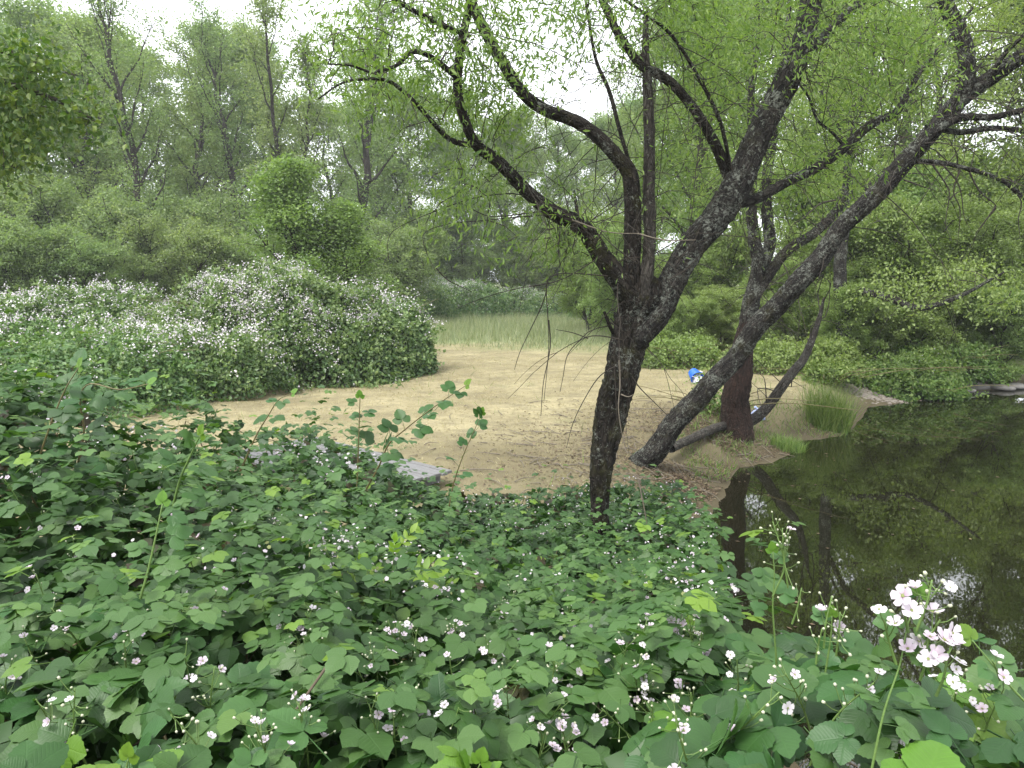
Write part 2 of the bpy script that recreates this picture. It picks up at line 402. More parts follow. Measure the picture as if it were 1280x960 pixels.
straw = b.mix(b.math('MULTIPLY', n3_, .35), straw, (.12, .10, .06))
grn = b.mix(n2_, (.13, .18, .07), (.26, .28, .14))
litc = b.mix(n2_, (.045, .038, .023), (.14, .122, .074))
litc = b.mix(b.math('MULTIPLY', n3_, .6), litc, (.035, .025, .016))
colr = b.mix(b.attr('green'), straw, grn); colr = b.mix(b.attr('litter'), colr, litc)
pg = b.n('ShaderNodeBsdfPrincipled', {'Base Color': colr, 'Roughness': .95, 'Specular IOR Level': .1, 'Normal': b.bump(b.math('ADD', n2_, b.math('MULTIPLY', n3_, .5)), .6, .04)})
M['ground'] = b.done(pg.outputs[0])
obj('ground', me, M['ground'], kind='structure')

# water: a sheet a little larger than the pond, cut by the banks
b = N('pond_water')
r1 = b.noise(b.pos(), 1.1, 3, .5, .4); r2 = b.noise(b.pos(), 6.0, 3, .5)
wc = b.mix(b.noise(b.pos(), .25, 4), (.006, .0065, .0026), (.011, .0115, .0045))
pw = b.n('ShaderNodeBsdfPrincipled', {'Base Color': wc, 'Roughness': .015, 'IOR': 1.7, 'Specular IOR Level': .7,
        'Normal': b.bump(b.math('ADD', r1, b.math('MULTIPLY', r2, .15)), .05, .02)})
M['water'] = b.done(pw.outputs[0])
wx, wy = np.meshgrid(np.linspace(1.2, 36, 30), np.linspace(2.4, 24, 24))
iw = (np.arange(23)[:, None] * 30 + np.arange(29)[None]); Qw = np.stack([iw, iw + 1, iw + 31, iw + 30], -1).reshape(-1, 4)
obj('pond_water', mk_mesh('pond_water', np.stack([wx, wy, np.full(wx.shape, WZ)], -1).reshape(-1, 3), Qw.ravel(), np.full(len(Qw), 4)), M['water'], kind='structure')

# ------------------------------------------------------------------ the traced trees by the pond
class Tree:
    def __init__(s, name, label, group=None, seed=1, base=None):
        s.r = np.random.default_rng(seed); s.sk, s.rad = [], []
        s.base = np.asarray(base, float); s.e = thing(name, label, 'tree', tuple(base), group)
    def limb(s, pts, Y, mat, name='limb', rough=.05, moss=(0, 0), k=20, keep=True, step=.035, wf=.86):
        """pts: (u, v, width in pixels) up the limb, Y: distance ahead at its start and end"""
        pts = np.asarray(pts, float); Ys = np.interp(np.linspace(0, 1, len(pts)), np.linspace(0, 1, len(Y)), Y)
        P = np.array([at(u, v, y) for (u, v, w), y in zip(pts, Ys)])
        R = pts[:, 2] * .5 / FPX * Ys * wf
        if name not in ('trunk', 'broken_stub'):
            P = np.vstack([P[0] - (P[1] - P[0]) * .45, P]); R = np.concatenate([[R[0] * .4], [R[0] * .85], R[1:]])
        ln = np.linalg.norm(np.diff(P, axis=0), axis=1).sum(); n = max(6, int(ln / step))
        C4 = catmull(np.column_stack([P, R]), n)
        P, R = C4[:, :3], np.maximum(C4[:, 3], .003)
        wob = np.array([np.sin(np.linspace(0, ln * s.r.uniform(4, 8), n) + s.r.uniform(0, 6)) for _ in range(3)]).T
        P = P + wob * R[:, None] * .13
        g = Geo(); tube(g, P - s.base, R, k, rough, np.linspace(moss[0], moss[1], n), r=s.r)
        o = obj(name, g.mesh(name), mat, s.e)
        if keep:
            s.sk.append(P); s.rad.append(R)
        return P
    def twigs(s, targets, mat, leaf_mat, leaf_len=.085, per=26, leaf_w=1.0, sag=.25, tint=(.0, 1.0), name='crown', rt=.009, T=LANCE, spread=.10):
        """a twig from the nearest wood to each target, leaves along its outer part"""
        pts = np.concatenate(s.sk); g = Geo(); lp, ld, ln_ = [], [], []; r = s.r
        targets = np.asarray(targets)
        d0 = np.array([np.min(np.linalg.norm(pts - t, axis=1)) for t in targets])
        for t in targets[np.argsort(d0)]:
            dd = np.linalg.norm(pts - t, axis=1) + .35 * np.maximum(0, pts[:, 2] - t[2]) * 0
            j = np.argmin(dd + r.uniform(0, .15, len(pts))); a = pts[j]; L = np.linalg.norm(t - a)
            if L < .12: continue
            mid = (a + t) / 2 + r.normal(0, .10, 3) * L + np.array([0, 0, sag * L])
            n = max(5, int(L / .07)); u = np.linspace(0, 1, n)[:, None]
            P = (1 - u) ** 2 * a + 2 * u * (1 - u) * mid + u ** 2 * t
            P[1:-1] += r.normal(0, .006, (n - 2, 3))
            R = np.linspace(rt * min(1, .4 + L * .5), .0018, n)
            tube(g, P - s.base, R, 4, cap=False, r=r)
            pts = np.vstack([pts, P[n // 3:]])
            q = max(4, int(per * r.uniform(.6, 1.3)))
            f = r.uniform(.25, 1, q); idx = np.minimum((f * (n - 1)).astype(int), n - 2); w = (f * (n - 1) - idx)[:, None]
            tang = unit(P[-1] - P[0])
            lp.append(P[idx] * (1 - w) + P[idx + 1] * w + r.normal(0, spread, (q, 3)) * np.array([1, 1, .9]))
            ld.append(unit(tang * .5 + r.normal(0, .5, (q, 3)) + np.array([0, 0, -.45]))); ln_.append(rand_dir(q, .7, r))
        obj('twigs', g.mesh('twigs'), mat, s.e, kind='stuff')
        lp, ld, ln_ = np.concatenate(lp), np.concatenate(ld), np.concatenate(ln_)
        S0 = np.concatenate(s.sk)[::2]; R0 = np.concatenate(s.rad)[::2]; ok_ = np.ones(len(lp), bool)
        for i in range(0, len(lp), 2000):      # no leaves on the thick wood itself
            ok_[i:i + 2000] = np.min(np.linalg.norm(lp[i:i + 2000, None] - S0[None], axis=2) - 1.2 * R0[None], axis=1) > .11
        lp, ld, ln_ = lp[ok_], ld[ok_], ln_[ok_]
        g = Geo(); q = len(lp); sc = leaf_len * r.uniform(.6, 1.25, q)
        scatter(g, T, lp - s.base, ld, ln_, np.stack([sc * leaf_w, sc, sc], 1), r.uniform(*tint, q))
        obj(name, g.mesh(name, False), leaf_mat, s.e, kind='stuff')
    def fine(s, n, mat, lmin=.25, lmax=.9, name='fine_twigs', r0=.0045, box=None):
        g = Geo(); pts = np.concatenate(s.sk); r = s.r; k = 0
        while k < n:
            a = pts[r.integers(len(pts))]
            if box is not None:
                u, v = px(*a)
                if not (box[0] < u < box[2] and box[1] < v < box[3]): continue
            d = rand_dir(1, .25, r)[0]; L = r.uniform(lmin, lmax); q = np.linspace(0, 1, 10)[:, None]
            P = a + d * L * q + np.array([0, 0, -.45 * L]) * q ** 2 + np.cumsum(r.normal(0, .012, (10, 3)), 0)
            tube(g, P - s.base, np.linspace(r0, .0015, 10), 4, cap=False, r=r); k += 1
            for _ in range(r.integers(1, 4)):
                j = r.integers(3, 8); P2 = P[j] + unit(d + r.normal(0, .6, 3)) * L * .45 * q + np.array([0, 0, -.2 * L]) * q ** 2
                tube(g, P2 - s.base, np.linspace(r0 * .6, .0012, 10), 3, cap=False, r=r)
        obj(name, g.mesh(name), mat, s.e, kind='stuff')
    def bare(s, paths, Y, mat, name='hanging_twigs', r0=.006):
        g = Geo()
        for pth in paths:
            P = np.array([at(u, v, Y) for u, v in pth]); n = max(8, len(pth) * 4); P = catmull(P, n)
            tube(g, P - s.base, np.linspace(r0, .0022, n), 5, cap=False, r=s.r)
        obj(name, g.mesh(name), mat, s.e, kind='stuff')

def region(poly, n, Y0, Y1, r=rng):  # n points inside a pixel outline, Y0..Y1 ahead
    poly = np.asarray(poly, float); lo, hi = poly.min(0), poly.max(0); out = []
    while len(out) < n:
        u, v = r.uniform(lo[0], hi[0]), r.uniform(lo[1], hi[1]); ins = False
        for i in range(len(poly)):
            a, b_ = poly[i], poly[(i + 1) % len(poly)]
            if (a[1] > v) != (b_[1] > v) and u < (b_[0] - a[0]) * (v - a[1]) / (b_[1] - a[1]) + a[0]: ins = not ins
        if ins: out.append(at(u, v, r.uniform(Y0, Y1)))
    return out

# --- willow A: thick mossy trunk in the brambles
baseA = on_z(752, 720, gz(.8, 6.2))
A = Tree('willow_tree', 'mossy dark willow with several crooked limbs and a pale dead stem, rooted in the brambles', seed=3, base=baseA)
A.limb([(749, 735, 40), (752, 690, 27), (752, 630, 29), (752, 580, 36), (757, 540, 45), (766, 500, 50), (777, 470, 52), (788, 430, 55), (797, 400, 60), (802, 372, 62), (806, 350, 44)], (6.2, 6.25), M['bark_a'], 'trunk', .075, (.6, .4), 40, step=.028, wf=.82)
A.limb([(796, 392, 36), (775, 350, 31), (747, 310, 27), (725, 282, 24), (695, 268, 22), (665, 245, 20), (640, 220, 18), (620, 200, 17), (595, 180, 15), (582, 150, 14), (572, 110, 13), (575, 60, 12), (582, 30, 11), (590, -12, 10), (600, -60, 8), (606, -110, 5)], (6.2, 5.6), M['bark_a'], moss=(.5, .15), rough=.06)
A.limb([(596, 182, 9), (565, 175, 8), (540, 152, 7), (515, 125, 6), (485, 101, 5), (450, 99, 4), (425, 105, 3), (398, 124, 2)], (5.85, 5.2), M['bark_a'], 'branch', .04, k=10)
A.limb([(574, 100, 9), (565, 92, 8), (540, 72, 7.5), (516, 65, 7), (495, 82, 5), (465, 90, 4), (440, 82, 3), (410, 80, 2)], (5.75, 5.2), M['bark_a'], 'branch', .04, k=10)
A.limb([(580, 42, 7), (560, 35, 7), (530, 20, 7), (500, 3, 6), (470, -25, 4)], (5.7, 5.2), M['bark_a'], 'branch', .04, k=10)
A.limb([(792, 372, 34), (790, 320, 25), (790, 275, 23), (791, 240, 23), (787, 215, 22), (773, 199, 20), (750, 175, 19), (720, 152, 18), (685, 138, 17), (660, 122, 16), (645, 105, 16), (632, 85, 15), (615, 55, 15), (595, 15, 14), (583, -15, 13), (570, -70, 9), (560, -120, 5)], (6.2, 5.9), M['bark_a'], moss=(.45, .1), rough=.06)
A.limb([(806, 368, 26), (811, 320, 18), (812, 250, 17), (812, 200, 16), (810, 150, 15), (810, 100, 13), (807, 60, 10), (807, 15, 6)], (6.15, 6.3), M['bark_dead'], 'dead_stem', .09)
A.limb([(800, 425, 34), (818, 398, 38), (840, 350, 38), (865, 310, 38), (890, 280, 40), (915, 240, 42), (937, 197, 38), (958, 148, 34), (983, 100, 33), (1003, 60, 31), (1010, 25, 29), (1012, -15, 27), (1010, -70, 20), (1020, -130, 10)], (6.15, 7.0), M['bark_l'], moss=(.45, .2), rough=.065, k=28)
A.limb([(986, 96, 15), (1008, 70, 14), (1028, 48, 13), (1055, 20, 11), (1078, -3, 10), (1110, -40, 7)], (6.75, 7.3), M['bark_l'], 'branch', .05, k=12)
A.limb([(914, 226, 19), (905, 205, 16), (895, 182, 15), (880, 155, 14), (855, 122, 13), (830, 97, 13), (803, 82, 12), (787, 62, 11), (770, 38, 11), (752, 0, 10), (740, -40, 8), (730, -90, 4)], (6.55, 6.0), M['bark_a'], 'branch', .05, k=14)
A.limb([(912, 205, 6), (900, 150, 5.5), (875, 100, 5), (840, 45, 4.5), (810, 20, 4), (775, -4, 4), (740, -30, 3)], (6.45, 5.9), M['bark_a'], 'branch', .03, k=8)
A.limb([(930, 252, 18), (950, 245, 15), (980, 230, 14), (1020, 210, 13), (1055, 185, 13), (1090, 155, 12), (1118, 141, 11), (1132, 122, 10), (1146, 95, 9), (1170, 65, 7), (1190, 45, 6), (1215, 10, 4)], (6.5, 7.4), M['bark_l'], 'branch', .05, (.5, .3), k=14)
A.limb([(790, 215, 6), (775, 165, 6), (762, 115, 6), (745, 75, 5), (735, 20, 4), (728, -20, 3)], (6.2, 6.5), M['bark_a'], 'branch', .03, k=8)
A.limb([(728, 283, 5), (722, 265, 5), (718, 238, 3)], (6.0, 6.0), M['bark_a'], 'branch', .03, k=8)
A.limb([(771, 425, 6), (762, 408, 5), (755, 390, 4)], (6.2, 6.1), M['bark_a'], 'broken_stub', .05, k=8)
A.limb([(1058, 187, 5), (1040, 165, 4), (1022, 150, 4), (1010, 120, 3), (990, 95, 2)], (6.9, 6.8), M['bark_l'], 'branch', .03, k=8)
tg = region([(395, 30), (470, 20), (540, -40), (640, -60), (640, 90), (600, 130), (560, 180), (520, 150), (400, 130)], 150, 5.0, 6.3)
tg += region([(560, 60), (700, -60), (860, -60), (860, 40), (760, 60), (680, 110), (640, 180), (580, 200)], 130, 5.5, 6.8)
tg += region([(820, -60), (1190, -60), (1180, 60), (1080, 130), (960, 90), (900, 190), (840, 130)], 210, 6.0, 7.8)
tg += region([(520, 190), (700, 200), (740, 330), (640, 330), (500, 290)], 45, 5.4, 6.4)
tg += region([(820, 120), (900, 200), (860, 300), (820, 320)], 14, 5.9, 6.5)
tg += region([(1040, 110), (1190, 30), (1200, 120), (1080, 220), (960, 260)], 50, 6.4, 7.8)
A.twigs(tg, M['twig'], M['willow'], .058, 66, leaf_w=1.5, sag=.2, spread=.15)
A.bare([[(760, 345), (722, 342), (700, 342), (686, 348), (683, 365), (685, 400), (686, 430), (684, 460), (680, 500)],
        [(683, 365), (676, 385), (664, 410), (650, 440), (643, 462)], [(686, 400), (688, 430), (684, 455), (679, 480), (676, 520)],
        [(778, 425), (752, 420), (735, 421), (722, 428), (709, 445), (704, 470), (700, 490)], [(735, 423), (716, 416), (695, 412)],
        [(700, 290), (698, 320), (704, 345), (690, 375)], [(690, 268), (640, 272), (600, 276), (560, 280), (530, 292), (533, 315), (545, 340)],
        [(690, 262), (655, 267), (610, 270), (572, 255), (576, 300), (578, 330)], [(665, 247), (640, 242), (600, 246), (560, 258), (500, 283), (485, 300), (486, 325)],
        [(545, 335), (560, 350), (590, 365)], [(752, 320), (700, 350), (640, 362), (600, 374), (570, 386)], [(745, 300), (770, 265), (786, 240)], [(740, 275), (760, 262), (778, 250)],
        [(768, 460), (770, 500), (772, 530), (776, 545)], [(790, 470), (800, 485), (820, 505), (845, 530)], [(775, 455), (750, 470), (730, 500), (716, 530), (708, 560)],
        [(797, 330), (770, 310), (750, 290), (735, 270)], [(835, 350), (860, 335), (880, 312)], [(845, 330), (868, 300), (880, 270)], [(600, 182), (606, 150), (618, 115), (622, 80)]], 6.0, M['twig'], r0=.0055)
A.bare([[(774, 450), (775, 480), (773, 510), (777, 540), (782, 560)], [(798, 600), (806, 640), (812, 680)], [(776, 493), (785, 496), (792, 493)],
        [(797, 292), (830, 300), (870, 300)], [(715, 275), (760, 290), (800, 292)]], 5.75, M['pale_twig'], 'pale_dead_twigs', .007)

A.fine(280, M['twig'], .25, 1.0, box=(480, -40, 1200, 420))
# --- leaning tree B
B_ = Tree('leaning_tree', 'lichen spotted trunk leaning far out over the pond from the leaf litter', seed=5, base=TREE_B)
B_.limb([(792, 592, 48), (810, 570, 42), (835, 541, 38), (857, 515, 37), (886, 483, 34), (915, 450, 32), (938, 420, 32), (961, 393, 32), (992, 360, 32), (1022, 325, 31), (1052, 287, 30), (1085, 252, 30), (1120, 215, 29), (1150, 180, 28), (1185, 142, 26), (1215, 112, 25), (1245, 91, 24), (1285, 68, 22), (1340, 40, 18), (1400, 20, 10)], (10.4, 9.3), M['bark_l'], 'trunk', .06, (.5, .3), 28, step=.04, wf=.74)
B_.limb([(1192, 140, 24), (1206, 110, 23), (1209, 80, 22), (1205, 55, 21), (1192, 25, 20), (1180, -3, 19), (1165, -50, 15), (1160, -110, 8)], (9.5, 9.3), M['bark_l'], rough=.06)
B_.limb([(1140, 195, 13), (1170, 165, 12), (1200, 147, 11), (1240, 146, 9), (1280, 138, 8), (1330, 130, 5)], (9.6, 9.2), M['bark_l'], 'branch', .05, k=10)
B_.limb([(1128, 206, 8), (1150, 202, 7), (1180, 204, 6.5), (1207, 210, 6), (1235, 218, 5.5), (1262, 232, 5), (1282, 250, 4)], (9.7, 9.3), M['bark_l'], 'branch', .04, k=8)
B_.limb([(1170, 160, 9), (1200, 165, 8), (1240, 160, 8), (1285, 165, 7), (1330, 180, 4)], (9.6, 9.9), M['bark_l'], 'branch', .04, k=8)
B_.limb([(1240, 93, 8), (1252, 72, 7), (1268, 55, 6), (1285, 42, 5)], (9.4, 9.1), M['bark_l'], 'branch', .04, k=8)
tg = region([(1180, -60), (1400, -60), (1400, 110), (1290, 60), (1220, 60)], 110, 8.6, 10.5) + region([(1180, 170), (1400, 130), (1400, 260), (1290, 250)], 22, 8.8, 10)
B_.twigs(tg, M['twig'], M['willow'], .07, 60, leaf_w=1.3, sag=.12, spread=.2)
B_.bare([[(1175, 203), (1195, 225), (1202, 245), (1205, 270), (1215, 290)], [(1165, 205), (1185, 235), (1186, 250), (1182, 280), (1190, 303)], [(1210, 212), (1225, 240), (1245, 258), (1232, 275), (1219, 292)],
         [(1255, 228), (1276, 250), (1273, 275), (1276, 303)], [(1245, 258), (1225, 285), (1219, 293)], [(1200, 212), (1192, 240), (1200, 262), (1197, 305)], [(1186, 250), (1196, 241), (1206, 238)],
         [(1130, 225), (1150, 232), (1175, 240)], [(1045, 250), (1025, 255), (1005, 272), (990, 282), (985, 300)]], 9.5, M['twig'], 'bare_twigs', .012)

B_.fine(90, M['twig'], .4, 1.5, r0=.008, box=(1000, -40, 1400, 320))
# --- tree C at the water's edge
C_ = Tree('bank_tree', 'upright reddish brown trunk with forked grey stems at the pond edge', seed=8, base=TREE_C)
C_.limb([(916, 560, 62), (918, 546, 50), (920, 510, 42), (922, 480, 38), (925, 450, 33), (932, 418, 27), (938, 395, 20)], (12.9, 12.75), M['bark_red'], 'trunk', .06, (.3, .2), 26, step=.04)
C_.limb([(929, 430, 24), (937, 395, 25), (945, 350, 22), (947, 325, 19), (943, 290, 17), (938, 255, 15), (942, 200, 13), (938, 140, 10), (944, 70, 8), (950, -20, 5)], (12.8, 12.6), M['bark_l'], 'limb', .06, (.3, .2), 18, step=.05)
C_.limb([(945, 352, 24), (960, 312, 17), (960, 275, 16), (957, 240, 15), (964, 185, 13), (974, 110, 10), (985, 30, 7), (990, -40, 4)], (12.8, 13.2), M['bark_l'], rough=.05, k=14)
C_.limb([(940, 372, 18), (965, 337, 16), (990, 310, 15), (1020, 288, 14), (1045, 265, 13), (1058, 240, 12), (1060, 200, 10), (1070, 150, 8), (1090, 90, 5), (1095, 20, 3)], (12.7, 13.0), M['bark_l'], rough=.05, k=14, moss=(.6, .3))
tg = region([(840, 160), (1100, 60), (1110, 280), (1000, 280), (930, 330), (850, 300)], 110, 11.5, 14.5) + region([(860, -60), (1120, -60), (1110, 90), (900, 120)], 70, 11.5, 14.5)
C_.twigs(tg, M['twig'], M['willow'], .085, 64, leaf_w=1.4, sag=.15, rt=.014, spread=.26)
C_.fine(80, M['twig'], .4, 1.4, r0=.009, box=(880, -40, 1120, 400))
# --- the low bent stem beside it
bs = thing('bent_stem', 'thin bare grey stem bowed along the bank behind the reddish trunk', 'branch', tuple(on_z(870, 553, gz(*on_z(870, 553, -.2)[:2]))))
Pb = [on_z(838, 563, -.10) + [0, 0, .03], at(870, 546, 12.0), at(897, 534, 12.6), at(920, 530, 13.2), at(940, 525, 13.4), at(959, 509, 13.5), at(975, 486, 13.5), at(992, 464, 13.6), at(1006, 446, 13.7), at(1022, 405, 13.8), at(1030, 372, 13.8)]
Cb = catmull(np.column_stack([Pb, np.array([10, 11, 11, 12, 14, 14, 13, 12, 11, 7, 3]) * .5 / FPX * 12.8]), 70)
g = Geo(); tube(g, Cb[:, :3] - np.array(bs.location), Cb[:, 3], 12, .05); obj('stem', g.mesh('stem'), M['bark_dead'], bs)
g = Geo()
for k in range(9):
    i = rng.integers(35, 69); a = Cb[i, :3]; P = catmull([a, a + rng.normal(0, .25, 3) + [0, 0, .3], a + rng.normal(0, .5, 3) + [.1, 0, .5]], 8)
    tube(g, P - np.array(bs.location), np.linspace(.012, .003, 8), 5)
obj('side_shoots', g.mesh('side_shoots'), M['twig'], bs)

# --- dark stemmed tree across the pond
baseD = np.array([*at(1052, 470, 19.8)[:2], 0]); baseD[2] = gz(*baseD[:2])
D_ = Tree('far_bank_tree', 'dark stemmed tree across the pond behind the rushes, one limb sweeping over the water', seed=15, base=baseD)
def xyz_limb(T, P, R, mat, name='limb', k=14, rough=.05):
    C4 = catmull(np.column_stack([P, R]), 60); g = Geo(); tube(g, C4[:, :3] - T.base, C4[:, 3], k, rough, r=T.r); obj(name, g.mesh(name), mat, T.e); T.sk.append(C4[:, :3]); T.rad.append(C4[:, 3])
xyz_limb(D_, [baseD - [0, 0, .15], at(1054, 420, 19.8), at(1050, 340, 19.8), at(1058, 250, 19.9), at(1066, 150, 20), at(1075, 50, 20), at(1082, -60, 20)], [.24, .19, .16, .14, .11, .08, .03], M['bark_l'], 'trunk', 16)
xyz_limb(D_, [at(1052, 380, 19.8), at(1075, 365, 19.2), at(1110, 372, 18.6), at(1150, 385, 18.0), at(1200, 370, 17.5), at(1255, 340, 17.2)], [.06, .10, .085, .07, .05, .02], M['bark_l'])
xyz_limb(D_, [at(1056, 280, 19.9), at(1090, 230, 19.4), at(1140, 190, 19), at(1190, 130, 18.8), at(1240, 60, 18.6)], [.05, .09, .07, .05, .02], M['bark_l'])
xyz_limb(D_, [at(1062, 190, 19.9), at(1030, 120, 20), at(1005, 50, 20.2), at(990, -30, 20.4)], [.05, .07, .05, .02], M['bark_l'])
D_.twigs(region([(960, -60), (1260, -60), (1270, 150), (1180, 260), (1080, 290), (990, 220)], 130, 18.2, 21.5) + region([(1080, 340), (1260, 320), (1270, 390), (1100, 400)], 26, 17, 19), M['twig'], M['shrub'], .09, 80, leaf_w=1.0, sag=.1, T=RHOMB, rt=.02, spread=.26)
D_.fine(40, M['twig'], .6, 1.8, r0=.012)

# --- oak bough reaching in from beyond the frame
ok_base = np.array([-8.6, 7.6, gz(-8.6, 7.6)])
O = Tree('oak_tree', 'dark green oak whose leafy bough hangs out over the white flowered brambles', seed=12, base=ok_base)
def xyz_limb(T, P, R, mat, name='limb', k=14, rough=.05):
    C4 = catmull(np.column_stack([P, R]), 60); g = Geo(); tube(g, C4[:, :3] - T.base, C4[:, 3], k, rough, r=T.r); obj(name, g.mesh(name), mat, T.e); T.sk.append(C4[:, :3]); T.rad.append(C4[:, 3])
xyz_limb(O, [ok_base + [0, 0, -.1], ok_base + [.1, 0, 1.5], ok_base + [-.1, .1, 3.2], ok_base + [.2, 0, 5], ok_base + [0, .2, 7]], [.28, .24, .2, .16, .07], M['bark_far'], 'trunk', 20)
xyz_limb(O, [ok_base + [0, 0, 2.9], at(-160, 60, 7.3), at(-60, 85, 7.0), at(10, 105, 6.9), at(70, 125, 6.8), at(118, 150, 6.8)], [.1, .07, .05, .035, .02, .006], M['bark_far'])
xyz_limb(O, [ok_base + [.1, 0, 3.6], at(-150, 0, 7.4), at(-60, 40, 7.2), at(10, 65, 7.0), at(60, 85, 7.0), at(100, 95, 7.0)], [.1, .06, .045, .03, .015, .006], M['bark_far'])
xyz_limb(O, [ok_base + [.1, 0, 2.5], at(-150, 160, 7.2), at(-60, 180, 7.0), at(0, 200, 6.9), at(30, 215, 6.9)], [.07, .05, .035, .02, .006], M['bark_far'])
tg = region([(-120, 30), (0, 45), (60, 70), (110, 95), (128, 130), (110, 160), (70, 165), (40, 200), (10, 225), (-120, 230)], 130, 6.2, 7.9) + region([(-330, -150), (-60, -100), (-60, 250), (-330, 230)], 90, 6, 9)
O.twigs(tg, M['twig'], M['oak'], .062, 95, leaf_w=1.0, sag=.1, T=RHOMB, rt=.008, spread=.13)

# ------------------------------------------------------------------ woodland trees (each its own thing, sharing a few crowns)
def grow(seed, H, spread, f0, elev, n1=17, n2=6, leaves=60, lsz=.15, stems=1, clump=.42, dark=0.0, vee=.12, shape=1.0):
    r = np.random.default_rng(seed); wood, leaf = Geo(), Geo(); lp, lt, lo = [], [], []
    for st in range(stems):
        az0 = r.uniform(0, 6.28); lean = (vee if stems > 1 else .03) * H
        n = 14; z = np.linspace(0, 1, n); wob = np.cumsum(r.normal(0, .012 * H, (n, 2)), 0); wob -= wob[0]
        Pt = np.column_stack([wob[:, 0] + lean * z ** 1.3 * math.cos(az0 + st * 6.28 / stems), wob[:, 1] + lean * z ** 1.3 * math.sin(az0 + st * 6.28 / stems), z * H * (1 if st == 0 else r.uniform(.8, .97))])
        r0 = H * .0135 / stems ** .4; Rt = r0 * (1 - z) ** .8 + .02
        tube(wood, Pt, Rt, 8, .04, r=r)
        for i in range(n1):
            f = f0 + (1 - f0) * ((i + r.uniform(0, .9)) / n1) ** .85; f = min(f, .985)
            j = f * (n - 1); k = min(int(j), n - 2); a = Pt[k] + (Pt[k + 1] - Pt[k]) * (j - k)
            prof = (math.sin(math.pi * (.12 + .86 * ((f - f0) / (1 - f0)) ** shape)) ** .6)
            L = H * spread * prof * r.uniform(.6, 1.15); az = i * 2.4 + r.uniform(-.5, .5)
            e = math.radians(elev + r.normal(0, 9) + 20 * f)
            d = np.array([math.cos(az) * math.cos(e), math.sin(az) * math.cos(e), math.sin(e)])
            q = np.linspace(0, 1, 7)[:, None]
            Pb_ = a + d * L * q + np.array([0, 0, .18 * L]) * q ** 2 + np.cumsum(r.normal(0, .02 * L, (7, 3)), 0) * (q > 0)
            tube(wood, Pb_, np.linspace(max(.02, r0 * (1 - f) * .6 + .015), .012, 7), 5, r=r)
            lp.append(Pb_[-1]); lo.append(1)
            for jn in range(n2):
                t = r.uniform(.25, 1); kk = min(int(t * 6), 5); s0 = Pb_[kk] + (Pb_[kk + 1] - Pb_[kk]) * (t * 6 - kk)
                dd = unit(d * .6 + r.normal(0, .65, 3) + np.array([0, 0, .15])); l2 = L * r.uniform(.22, .5)
                q2 = np.linspace(0, 1, 4)[:, None]; Ps = s0 + dd * l2 * q2 + np.array([0, 0, -.1 * l2]) * q2 ** 2
                tube(wood, Ps, np.linspace(.016, .007, 4), 3, cap=False, r=r)
                for tq in (.45, .75, 1.0):
                    lp.append(s0 + dd * l2 * tq); lo.append(.9)
    lp = np.array(lp); n = len(lp)
    cnt = np.maximum(4, (leaves * r.uniform(.35, 1.5, n))).astype(int); idx = np.repeat(np.arange(n), cnt)
    pos = lp[idx] + r.normal(0, 1, (len(idx), 3)) * clump * r.uniform(.6, 1.2, n)[idx][:, None] * np.array([1, 1, .75])
    pos = pos[pos[:, 2] > .2]; q = len(pos)
    tint = np.clip(r.normal(.45, .2, q) + r.normal(0, .2, n)[idx][:q] - dark, 0, 1)
    sc = lsz * r.uniform(.6, 1.3, q)
    scatter(leaf, RHOMB, pos, rand_dir(q, -.2, r), rand_dir(q, .6, r), sc, tint)
    return wood.mesh('trunk'), leaf.mesh('crown', False), H

KIND = {
    'alder': (grow(21, 17, .21, .08, 40, 26, 8, 44, .13, clump=.32), 'alder', 'bark_far'),
    'thin': (grow(22, 17, .22, .16, 46, 24, 8, 22, .12, clump=.30), 'cotton', 'bark_far'),
    'vee': (grow(23, 17, .14, .25, 52, 16, 7, 24, .13, stems=3, clump=.28, vee=.16), 'cotton', 'bark_far'),
    'broad': (grow(24, 15, .28, .04, 28, 28, 9, 50, .15, clump=.35), 'alder', 'bark_far'),
    'bright': (grow(25, 15, .25, .06, 34, 28, 9, 56, .13, clump=.30), 'willow', 'bark_far'),
    'shrub': (grow(26, 5, .44, .03, 34, 24, 9, 44, .085, stems=2, clump=.16, vee=.28), 'shrub', 'bark_far'),
    'darkshrub': (grow(27, 5, .50, .02, 44, 18, 8, 34, .10, stems=4, clump=.18, vee=.40), 'cotton', 'bark_far'),
    'sapling': (grow(28, 5.5, .26, .03, 40, 26, 8, 46, .075, clump=.21, shape=.6), 'sapling', 'bark_far'),
}
def plant_tree(kind, name, label, cat, x, y, H, group=None, rot=None, wide=1.0):
    (tw, cr, H0), lm, bm = KIND[kind]
    s = H / H0; e = thing(name, label, cat, (x, y, gz(x, y) - .03), group)
    e.rotation_euler = (0, 0, rng.uniform(0, 6.28) if rot is None else rot); e.scale = (s * wide, s * wide, s)
    obj('trunk', tw, M[bm], e); obj('crown', cr, M[lm], e)
    return e
def at_x(u, Y): return (u - 640) / FPX * Y * (CP + .0)
def top_h(v, Y): return CAMZ + (350 - v) / FPX * Y
